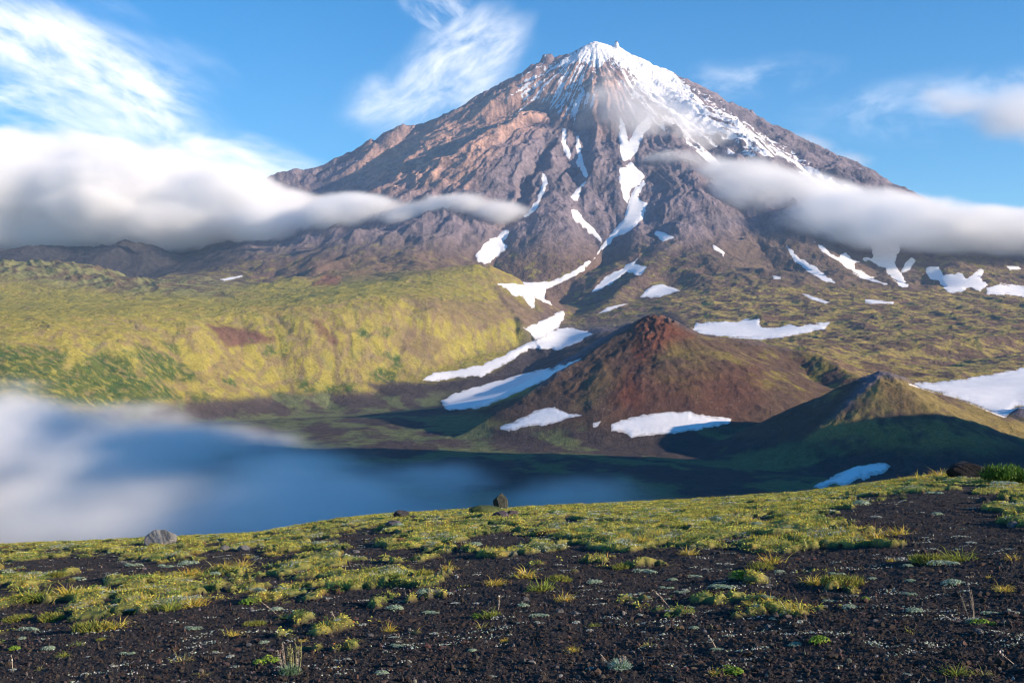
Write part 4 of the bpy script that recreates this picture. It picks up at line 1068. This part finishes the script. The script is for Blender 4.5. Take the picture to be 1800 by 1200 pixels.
def stalk_part(base, tip, w, col, rs, buds=0, bcol=(.42, .38, .28)):
    """thin bent stem with small buds along its upper half"""
    base = np.array(base, float); tip = np.array(tip, float); k = 5
    parts = []; pts = [base + (tip - base) * s + np.array((.04, .02, 0)) * math.sin(s * 3.1) * np.linalg.norm(tip - base) for s in np.linspace(0, 1, k + 1)]
    co, tr = [], []
    for j, p in enumerate(pts):
        for a_ in range(3): co.append(p + np.array((math.cos(a_ * 2.094), math.sin(a_ * 2.094), 0)) * w * (1 - .5 * j / k))
    for j in range(k):
        for a_ in range(3):
            p, q = j * 3 + a_, j * 3 + (a_ + 1) % 3
            tr += [(p, q, q + 3), (p, q + 3, p + 3)]
    parts.append((np.array(co), np.array(tr), np.tile(np.array(col), (len(co), 1))))
    if buds:
        s = .35 + .65 * rs.rand(buds); P_ = base + (tip - base) * s[:, None] + rs.randn(buds, 3) * w * 2.2
        nr = rs.randn(buds, 3); nr /= np.linalg.norm(nr, axis=1)[:, None]
        parts.append(leaves(P_, nr, w * 5 * (.6 + .6 * rs.rand(buds)), w * 3.6 * (.6 + .6 * rs.rand(buds)), pick(rs, buds, [bcol, tuple(np.array(bcol) * .7)], [1, .6]), rs))
    return parts
def rock_mesh(name, seed, sx, sy, sz, cols, sub=4, facet=.0, rough=.18):
    rs = np.random.RandomState(seed)
    v, f = ico(sub)
    if facet:
        for _ in range(int(facet)):
            nn = rs.randn(3); nn /= np.linalg.norm(nn); dd = .55 + .3 * rs.rand()
            e = np.clip(v @ nn - dd, 0, None); v = v - e[:, None] * nn
    s_ = seed * 1.7
    r = 1 + rough * (fbm(v[:, 0] * 1.3 + v[:, 2] * .9 + s_, v[:, 1] * 1.3 - v[:, 2] * .8, 5, .6, seed=seed) * 1.2)
    v = v * r[:, None]
    w_ = sstep(fbm(v[:, 0] * 2.6 + v[:, 2] + 3, v[:, 1] * 2.6 - v[:, 2] * 2, 5, .65, seed=seed + 9) + .4 * fbm(v[:, 2] * 3 + 7, v[:, 0] * 2 - v[:, 1] * 3, 4, .6, seed=seed + 12), -.2, .3)[:, None]
    cl = np.array(cols[0]) * (1 - w_) + np.array(cols[1]) * w_
    cl *= 1 + .35 * fbm(v[:, 0] * 9 + v[:, 2] * 5, v[:, 1] * 9 - v[:, 2] * 7, 3, seed=seed + 20)[:, None]
    v = v * (sx, sy, sz)
    return raw_mesh(name, v, f, {'tint': np.clip(cl, .01, .8)}, smooth=facet == 0)
m, t, out = material('boulder_stone')
tc = t.n('ShaderNodeTexCoord').outputs['Object']
n1 = t.noise(tc, 9, 6, .7); n2 = t.noise(tc, 60, 3, .6)
bm = t.n('ShaderNodeBump'); bm.inputs['Distance'].default_value = .035; t.set(bm.inputs['Height'], t.math('ADD', n1, t.math('MULTIPLY', n2, .25)))
surf(t, out, t.vmath('SCALE', t.attr('tint').outputs['Color'], scale=t.math('ADD', .35, t.math('ADD', t.math('MULTIPLY', n1, .9), t.math('MULTIPLY', n2, .4)))), .9, bm.outputs[0], .2)
M_ROCK = m

def put(name, me, mat, px, py, wpx, label, cat, group=None, zs=1.0, rot=None, rs=np.random.RandomState(3), sink=0.0):
    p = at(px, py); s = wpx * p[1] / F
    if not me.materials: me.materials.append(mat)
    o = bpy.data.objects.new(name, me); sc.collection.objects.link(o)
    o.location = (p[0], p[1], float(surf_z(np.array([p[0]]), np.array([p[1]]))[0]) - sink * s)
    o.scale = (s, s, s * zs); o.rotation_euler = (0, 0, rs.rand() * 6.28 if rot is None else rot)
    return tag(o, label, cat, group)

ORD = ['leftmost', 'second from the left', 'third from the left', 'fourth from the left', 'fifth from the left', 'sixth from the left', 'seventh from the left', 'eighth from the left', 'ninth from the left', 'tenth from the left', 'eleventh from the left', 'twelfth from the left', 'thirteenth from the left']
ROWS = [(0, 960, 'crest row'), (960, 1010, 'highest row'), (1010, 1045, 'upper row'), (1045, 1066, 'upper middle row'), (1066, 1085, 'middle row'), (1085, 1112, 'lower middle row'), (1112, 1135, 'lower row'), (1135, 1162, 'second lowest row'), (1162, 1260, 'lowest row')]
def row_labels(items, what):
    """label for each (px, py, w): its place in its row, rows run across the slope"""
    out_ = {}
    for lo_, hi_, rn in ROWS:
        r_ = sorted([q for q in items if lo_ <= q[1] < hi_])
        for i_, q in enumerate(r_):
            nm_ = ORD[i_] if i_ < len(ORD) else ('rightmost' if i_ == len(r_) - 1 else ORD[-1])
            if i_ == len(r_) - 1 and i_ > 0: nm_ = 'rightmost'
            out_[q[:2]] = (what(q) + ', ' + nm_ + ' in the ' + rn)
    return out_

TUFTS = [(410, 1118, 36, 'y'), (320, 1162, 46, 's'), (382, 1149, 22, 's'), (500, 1087, 34, 'y'), (447, 1099, 30, 'm'), (532, 1129, 22, 'y'), (460, 1142, 18, 's'), (550, 1099, 20, 's'), (110, 1156, 26, 'g'), (137, 1134, 26, 'g'), (177, 1125, 14, 'm'), (357, 1188, 34, 's'), (70, 1178, 22, 's'), (103, 1016, 26, 'm'), (158, 1002, 16, 's'),
 (165, 1108, 60, 'm'), (205, 1103, 60, 'y'), (60, 1060, 80, 'g'), (120, 1052, 60, 'y'), (255, 1060, 50, 'y'), (300, 1072, 60, 'g'), (340, 1066, 50, 'y'), (685, 1109, 34, 'y'), (620, 1131, 34, 'y'), (847, 1103, 38, 's'), (862, 1084, 40, 'g'), (888, 1126, 22, 'y'), (1007, 1147, 28, 'y'), (1142, 1138, 32, 's'), (1045, 1101, 24, 'g'), (993, 1056, 40, 'y'), (870, 1028, 46, 'y'), (787, 1002, 34, 'y'), (950, 1038, 60, 'g'), (925, 1015, 50, 'y'), (985, 1020, 36, 'm'), (1097, 999, 38, 'm'), (1195, 1107, 14, 'y'),
 (1315, 1065, 30, 'y'), (1362, 1066, 44, 'y'), (1397, 1080, 58, 'y'), (1567, 987, 20, 'y'), (1603, 1111, 36, 's'), (1253, 1101, 22, 's'), (1680, 1186, 56, 'g'), (1730, 1188, 42, 's'), (1763, 1041, 42, 'y'), (1738, 1016, 16, 'y'), (1430, 1026, 52, 'y'), (1483, 1030, 56, 'm'), (1640, 990, 60, 'm'), (1690, 985, 70, 'g'), (1355, 990, 60, 'y'), (1340, 1000, 40, 'm'), (1500, 950, 60, 'y'), (1540, 945, 50, 'y'), (1580, 940, 50, 'y'), (1510, 930, 40, 'y'), (1680, 840, 40, 'y'), (1650, 842, 44, 'y'), (1620, 846, 38, 'y'), (1590, 850, 30, 'y'), (1555, 856, 18, 'y'),
 (440, 980, 26, 'y'), (425, 995, 40, 'y'), (390, 1000, 44, 'y'), (355, 1008, 44, 'y'), (330, 1016, 40, 'y'), (482, 977, 40, 'y'), (1210, 975, 40, 'y'), (1130, 960, 34, 'y'), (650, 1015, 40, 'g'), (700, 1025, 36, 'g'), (745, 1012, 34, 'm'), (1780, 985, 30, 'y'), (30, 1090, 40, 'm'), (90, 1090, 44, 'm'), (1450, 1052, 16, 's'), (590, 1135, 16, 's'), (250, 1190, 14, 's'), (1320, 1150, 12, 's'), (1500, 1120, 12, 's')]
VAR = {'y': [tuft_mesh(i, 'yellow') for i in range(5)], 'g': [tuft_mesh(20 + i, 'green') for i in range(3)], 's': [tuft_mesh(30 + i, 'sparse') for i in range(4)], 'm': [tuft_mesh(40 + i, 'moss') for i in range(3)]}
KIND = {'y': 'yellow grass tuft', 'g': 'green grass tuft', 's': 'thin sparse grass tuft', 'm': 'low mossy grass clump'}
tl = {}
for kk in 'ygsm': tl.update(row_labels([q for q in TUFTS if q[3] == kk], lambda q: ('big ' if q[2] > 45 else 'tiny ' if q[2] < 20 else '') + KIND[q[3]]))
rq = np.random.RandomState(77)
for i, q in enumerate(TUFTS):
    v_ = VAR[q[3]]
    lab = {(1680, 1186): 'large spiky green and yellow grass tuft near the bottom right corner', (1730, 1188): 'splayed thin grass tuft beside the large spiky one at bottom right', (410, 1118): 'arching yellow grass tuft on bare cinders left of the tall wormwood'}.get(q[:2], tl[q[:2]])
    put('grass_tuft', v_[i % len(v_)], M_GRASS, q[0], q[1], q[2] * (1.2 if q[3] != 'm' else 1.4), lab, 'grass tuft', 'grass tufts on the cinder slope', zs=(.9 if q[3] != 'm' else .8) * (.8 + .4 * rq.rand()), rs=rq)

CUSH = [(222, 1079, 34), (200, 1074, 22), (490, 1072, 36), (88, 1141, 38), (340, 1106, 34), (462, 1130, 26), (225, 1150, 32), (405, 1156, 24), (200, 1172, 20), (155, 1153, 16), (213, 1137, 14), (150, 1184, 18), (22, 1180, 20), (50, 1109, 34), (33, 1125, 28), (593, 1105, 22), (593, 1162, 18), (313, 1198, 10), (288, 1170, 10), (242, 1172, 14), (540, 1085, 26),
 (920, 1067, 32), (757, 1078, 34), (745, 1050, 44), (788, 1046, 24), (702, 1136, 32), (833, 1145, 26), (673, 1184, 38), (867, 1189, 18), (1037, 1177, 24), (1173, 1036, 30), (1197, 1042, 26), (1137, 1053, 28), (1182, 1020, 28), (1100, 1050, 26), (1042, 1025, 38), (1127, 1083, 18), (950, 1086, 32), (948, 1096, 22), (1037, 1110, 20), (763, 1116, 22), (637, 1100, 22), (610, 1160, 20), (838, 1060, 22), (800, 1062, 20), (690, 1074, 48), (1132, 1110, 16), (1013, 1095, 24), (1175, 1081, 18), (1135, 1008, 40), (690, 1122, 18), (672, 1122, 14),
 (1267, 1035, 50), (1367, 1005, 28), (1473, 1012, 32), (1663, 995, 50), (1393, 1134, 40), (1608, 1075, 46), (1600, 1048, 26), (1497, 1070, 40), (1460, 1057, 26), (1745, 1080, 32), (1782, 1078, 24), (1677, 1028, 62), (1707, 955, 24), (1753, 1113, 22), (1597, 1188, 22), (1407, 1195, 18), (1477, 1170, 14), (1220, 1108, 28), (1260, 1143, 26), (1642, 1147, 20), (1217, 1068, 22), (1222, 1016, 26), (1327, 1079, 26), (1360, 1088, 26), (1350, 1056, 26), (1598, 996, 28), (1787, 1169, 14), (1205, 1040, 24), (1530, 1019, 28), (1600, 1024, 30), (1540, 910, 24), (1650, 905, 28), (1640, 868, 34), (1770, 858, 44), (1520, 888, 50), (1330, 930, 30), (1210, 920, 26), (1040, 912, 34), (1100, 935, 30), (760, 960, 26), (830, 965, 40), (700, 930, 30), (560, 965, 26), (330, 992, 44), (290, 998, 36), (235, 995, 34), (260, 985, 26), (380, 1012, 30), (140, 1020, 32), (60, 1010, 26), (480, 1050, 28), (450, 1040, 34), (170, 1037, 30), (20, 1008, 24)]
CV = [cushion_mesh(i) for i in range(6)] + [cushion_mesh(10, .12, ([(.46, .50, .44), (.36, .41, .36), (.55, .56, .52)], [1, 1, 1]), 150, .10), cushion_mesh(11, .10, ([(.46, .50, .44), (.36, .41, .36), (.55, .56, .52)], [1, 1, 1]), 110, .11)]
clb = row_labels([q for q in CUSH], lambda q: ('large ' if q[2] > 42 else 'tiny ' if q[2] < 19 else '') + 'silvery cushion plant')
for i, q in enumerate(CUSH):
    me = CV[i % 6] if q[2] > 24 else CV[6 + i % 2]
    put('cushion_plant', me, M_LEAF, q[0], q[1], q[2] * 1.0, clb[q[:2]], 'cushion plant', 'silvery cushion plants on the slope', zs=.8, rot=rq.uniform(-.3, .3) + (3.14 if rq.rand() < .5 else 0), rs=rq)

GREENC = ([(.16, .30, .035), (.24, .36, .05), (.10, .20, .03), (.34, .36, .06)], [1, .8, .6, .4])
LEAFY = [(1433, 1133, 46, 'bright green leafy plant touching a silvery cushion plant at the lower right'), (1290, 1186, 44, 'bright green leafy plant with yellow grass at its left on the bottom edge'), (1732, 1098, 32, 'lime green leafy plant at the foot of the wormwood on the right'), (1522, 1056, 20, 'small round light green plant between the pale cushions at right'), (1300, 1020, 50, 'dark green and orange leafy plant left of the yellow clump'), (467, 1166, 42, 'olive yellow leafy plant left of the tall wormwood'), (30, 1141, 34, 'green leafy plant near the left edge'), (837, 1086, 22, 'dark green leafy plant beside a grass tuft in the middle'), (437, 1062, 34, 'green leafy plant with grey flower heads at the edge of the moss on the left'), (1770, 835, 0, '')]
for i, (px, py, w, lab) in enumerate(LEAFY):
    if not w: continue
    me = cushion_mesh(60 + i, .30, GREENC, 260, .13); me.name = 'leafy_plant'
    put('leafy_plant', me, M_LEAF, px, py, w * 1.1, lab, 'leafy plant', None, zs=.85, rs=rq, rot=0)
put('grass_tuft', VAR['y'][2], M_GRASS, 1258, 1188, 44, 'orange yellow grass tuft touching a bright leafy plant on the bottom edge', 'grass tuft', None, zs=.6, rs=rq)

# wormwood: silvery leaves with upright flower stalks
def wormwood(px, py, wpx, stalks, lab, seed, green, hgt):
    rs = np.random.RandomState(seed); p = at(px, py); s = wpx * p[1] / F
    e = bpy.data.objects.new('wormwood', None); sc.collection.objects.link(e)
    e.location = (p[0], p[1], float(surf_z(np.array([p[0]]), np.array([p[1]]))[0])); e.scale = (s, s, s)
    tag(e, lab, 'plant')
    n = 520; th = rs.rand(n) * 6.283; b = np.stack([np.cos(th) * .10 * rs.rand(n), np.sin(th) * .10 * rs.rand(n), np.zeros(n)], -1)
    fol = blades(b, .25 + .28 * rs.rand(n), .03 + .015 * rs.rand(n), th, .25 + .95 * rs.rand(n), .5 * rs.rand(n), pick(rs, n, green, [1, 1, .7], .18), rs)
    m2 = 420; th = rs.rand(m2) * 6.28; rr = .12 + .38 * rs.rand(m2)
    P_ = np.stack([rr * np.cos(th), rr * np.sin(th), .04 + .22 * rs.rand(m2) * (1 - rr)], -1); nr = rs.randn(m2, 3) * .6 + (0, 0, .8); nr /= np.linalg.norm(nr, axis=1)[:, None]
    add_obj('foliage', tri_mesh('foliage', [fol, leaves(P_, nr, .06 + .05 * rs.rand(m2), .025 + .02 * rs.rand(m2), pick(rs, m2, green, [1, 1, .7], .18), rs)]), M_LEAF, e)
    for (dx, dz, tx, c_) in stalks:
        add_obj('flower_stalk', tri_mesh('flower_stalk', stalk_part((dx, rs.randn() * .08, 0), (tx, rs.randn() * .1, dz * hgt), .010, c_, rs, 70, c_)), M_STALK, e)
    return e
YS = (.36, .36, .16); PS = (.46, .40, .32)
wormwood(510, 1186, 44, [(-.35, .95, -.50, PS), (-.20, 1.25, -.32, PS), (-.1, 1.1, -.12, YS), (0, 1.2, .0, YS), (.08, 1.05, .1, YS), (.15, 1.15, .2, YS), (.25, .9, .3, PS), (.33, 1.25, .42, YS), (-.28, .8, -.42, PS), (.02, .9, -.05, YS)],
         'tall wormwood with bluish green leaves and upright yellowish flower stalks at the bottom', 91, [(.13, .24, .13), (.24, .35, .24), (.08, .16, .08)], 1.0)
wormwood(1712, 1096, 30, [(-.2, 1.7, -.75, PS), (0, 2.4, -.35, PS), (.05, 2.0, -.15, PS), (-.4, .3, -1.6, (.40, .30, .26)), (-.3, .45, -1.3, (.40, .30, .26))],
         'silvery wormwood with two tall dry flower spikes leaning left', 92, [(.24, .34, .27), (.34, .44, .36), (.14, .2, .14)], 1.0)
wormwood(1090, 1176, 46, [(-.3, .55, -.75, PS), (-.2, .35, -.7, PS), (.05, .48, .0, PS), (.1, .55, .14, PS), (.15, .5, .2, PS)],
         'broad pale green cushion of wormwood with a few bent dry stalks at the bottom centre', 93, [(.34, .48, .38), (.26, .40, .30), (.42, .5, .42)], 1.0)

# dead stalks leaning out of single plants
STK = [(1178, 1078, 1148, 1045, 'long pale dead stalk leaning left over the cinders right of centre'), (1258, 1139, 1245, 1118, 'short dead stalk with a pale head standing left of the bright leafy plant'), (1783, 1166, 1755, 1144, 'thin pale dead stalk leaning left at the lower right edge'), (590, 1103, 582, 1088, 'pair of short dry stalks leaning left between two grass tufts'), (487, 1080, 458, 1058, 'thin straw stalk leaning left behind a silvery cushion'), (22, 1176, 18, 1152, 'thin upright pale twig near the bottom left corner'), (876, 1074, 877, 1048, 'thin straight brown stem standing above a grass tuft'), (1568, 1092, 1567, 1092, '')]
for (a_, b_, c_, d__, lab) in STK:
    if not lab: continue
    p = at(a_, b_); s = p[1] / F; zz = float(surf_z(np.array([p[0]]), np.array([p[1]]))[0])
    me = tri_mesh('dead_stalk', stalk_part((0, 0, 0), ((c_ - a_) * s, .01, (b_ - d__) * s), .0022, (.40, .34, .27), rq, 14, (.5, .44, .36))); me.materials.append(M_STALK)
    o = bpy.data.objects.new('dead_stalk', me); sc.collection.objects.link(o); o.location = (p[0], p[1], zz)
    tag(o, lab, 'dead stalk')

# stones and boulders
DK = [(.030, .029, .031), (.075, .073, .078)]; GY = [(.10, .10, .105), (.21, .21, .215)]
STONES = [(923, 1056, 17, GY, 'rounded grey stone behind a silvery cushion in the middle of the slope'), (983, 1077, 20, GY, 'flat pale stone, left one of a pair in the middle'), (1013, 1079, 22, GY, 'flat pale stone, right one of a pair in the middle'), (650, 1120, 16, GY, 'small flat grey stone left of centre'), (1018, 1190, 16, GY, 'small grey stone at the bottom edge in the centre'), (1157, 1172, 24, DK, 'dark angular stone half sunk in the cinders near the bottom'), (1720, 1116, 26, GY, 'oval grey stone below the silvery wormwood on the right'), (1387, 1174, 12, GY, 'small round stone near the bottom, upper one of a pair'), (1390, 1180, 11, GY, 'small round stone near the bottom, lower one of a pair'), (1613, 1153, 14, DK, 'small dark stone at the lower right'), (1628, 1197, 12, GY, 'small grey stone on the bottom edge at the right'), (1280, 1080, 14, DK, 'small black stone right of the long silvery cushion'), (1352, 1030, 18, GY, 'grey stone on the cinders under the moss clump'), (1440, 1180, 13, GY, 'small grey stone below the bright leafy plant'), (438, 1136, 14, GY, 'flat bluish stone left of the yellow tufts'), (1783, 926, 28, GY, 'grey stone on bare cinders near the right edge'), (1728, 884, 30, DK, 'dark stone among the moss below the crest at the right'), (1118, 1053, 12, GY, 'small round stone between two silvery cushions'), (1410, 1030, 10, DK, 'tiny dark stone beside a yellow tuft'),
 (395, 1018, 14, DK, 'dark stone beside the orange grass strip, left one'), (430, 968, 28, GY, 'broad grey stone on the cinders above the orange grass'), (395, 968, 18, GY, 'grey stone left of the broad grey stone'), (483, 942, 14, DK, 'small black stone on the crest right of the pale boulder'), (466, 939, 8, DK, 'tiny black stone on the crest right of the pale boulder'),
 (705, 912, 32, DK, 'low dark rock on the crest left of the wedge shaped rock'), (726, 914, 16, DK, 'small dark rock beside the low dark rock'), (752, 914, 18, DK, 'small pointed dark rock, nearest to the mossy hump'), (829, 897, 14, DK, 'small black rock on the mossy hump left of the wedge shaped rock'), (928, 899, 7, DK, 'tiny black stone on the skyline right of the wedge shaped rock'), (878, 912, 34, [(.06, .05, .062), (.12, .10, .125)], 'flat purplish slab below the wedge shaped rock'), (900, 908, 24, [(.06, .05, .062), (.12, .10, .125)], 'small purplish slab right of the other slab'), (690, 930, 40, [(.07, .065, .075), (.15, .14, .155)], 'flat grey slab among the grass left of centre'), (625, 972, 20, GY, 'grey stone on bare cinders left of centre'), (1465, 876, 12, DK, 'small black stone at the crest right of centre')]
for i, (px, py, w, cl_, lab) in enumerate(STONES):
    me = rock_mesh('stone', 200 + i, .5, .42, .30, cl_, 3, 7, .22); me.materials.append(M_ROCK)
    put('stone', me, M_ROCK, px, py, w, lab, 'stone', 'stones lying on the slope', rs=rq, sink=-.04)
def boulder(me, px, py, wpx, lab, cat, rotz=0.0, sink=0.0, tilt=0.0):
    me.materials.append(M_ROCK)
    o = put(me.name, me, M_ROCK, px, py, wpx, lab, cat, None, rot=rotz, sink=sink)
    o.rotation_euler = (0, tilt, rotz); return o
boulder(rock_mesh('boulder', 310, .50, .40, .36, [(.13, .135, .14), (.23, .235, .235)], 5, 9, .16), 287, 957, 64, 'pale grey rounded boulder standing on the crest at the left', 'boulder', .1, -.06)
boulder(rock_mesh('wedge_rock', 322, .52, .40, .56, [(.022, .024, .022), (.055, .062, .052)], 5, 16, .10), 880, 898, 34, 'black wedge shaped rock leaning on the skyline in the centre', 'rock', .5, -.28, .55)
boulder(rock_mesh('dark_rock', 331, .52, .40, .24, [(.018, .016, .018), (.035, .032, .035)], 5, 9, .14), 1704, 842, 82, 'large low black rock on the crest at the right beside the green shrub', 'rock', .1, -.10)
boulder(rock_mesh('mossy_hump', 345, .5, .4, .16, [(.05, .07, .025), (.10, .12, .04)], 4, 0, .2), 855, 905, 60, 'low mossy hump under the wedge shaped rock', 'hump', .1, -.04)

# dwarf pine shrub at the right edge of the crest
rs = np.random.RandomState(8)
p = at(1782, 852); s = 96 * p[1] / F
e = bpy.data.objects.new('dwarf_pine', None); sc.collection.objects.link(e); e.location = (p[0], p[1], p[2]); e.scale = (s, s, s)
tag(e, 'dense bright green dwarf pine shrub on the crest at the right edge', 'shrub')
n = 9000; k = 26
cen = np.stack([rs.uniform(-.45, .5, k), rs.uniform(-.25, .25, k), rs.uniform(.05, .26, k)], -1); ci = rs.randint(0, k, n)
q_ = cen[ci] + rs.randn(n, 3) * (.075, .075, .05); q_[:, 2] = np.clip(q_[:, 2], 0, .36)
az_ = rs.rand(n) * 6.28
add_obj('foliage', tri_mesh('foliage', [blades(q_, .05 + .04 * rs.rand(n), .011 + .006 * rs.rand(n), az_, .1 + .9 * rs.rand(n), .3 * rs.rand(n), pick(rs, n, [(.06, .15, .02), (.11, .22, .03), (.03, .08, .015)], [1, .7, .6], .2), rs)]), M_LEAF, e)
for a_ in range(6):
    c_ = cen[a_ * 4]
    add_obj('branch', tri_mesh('branch', stalk_part((c_[0] * .3, c_[1] * .3, -.02), tuple(c_), .012, (.10, .07, .05), rs)), M_STALK, e)
print("plants", round(time.time() - T0, 1))
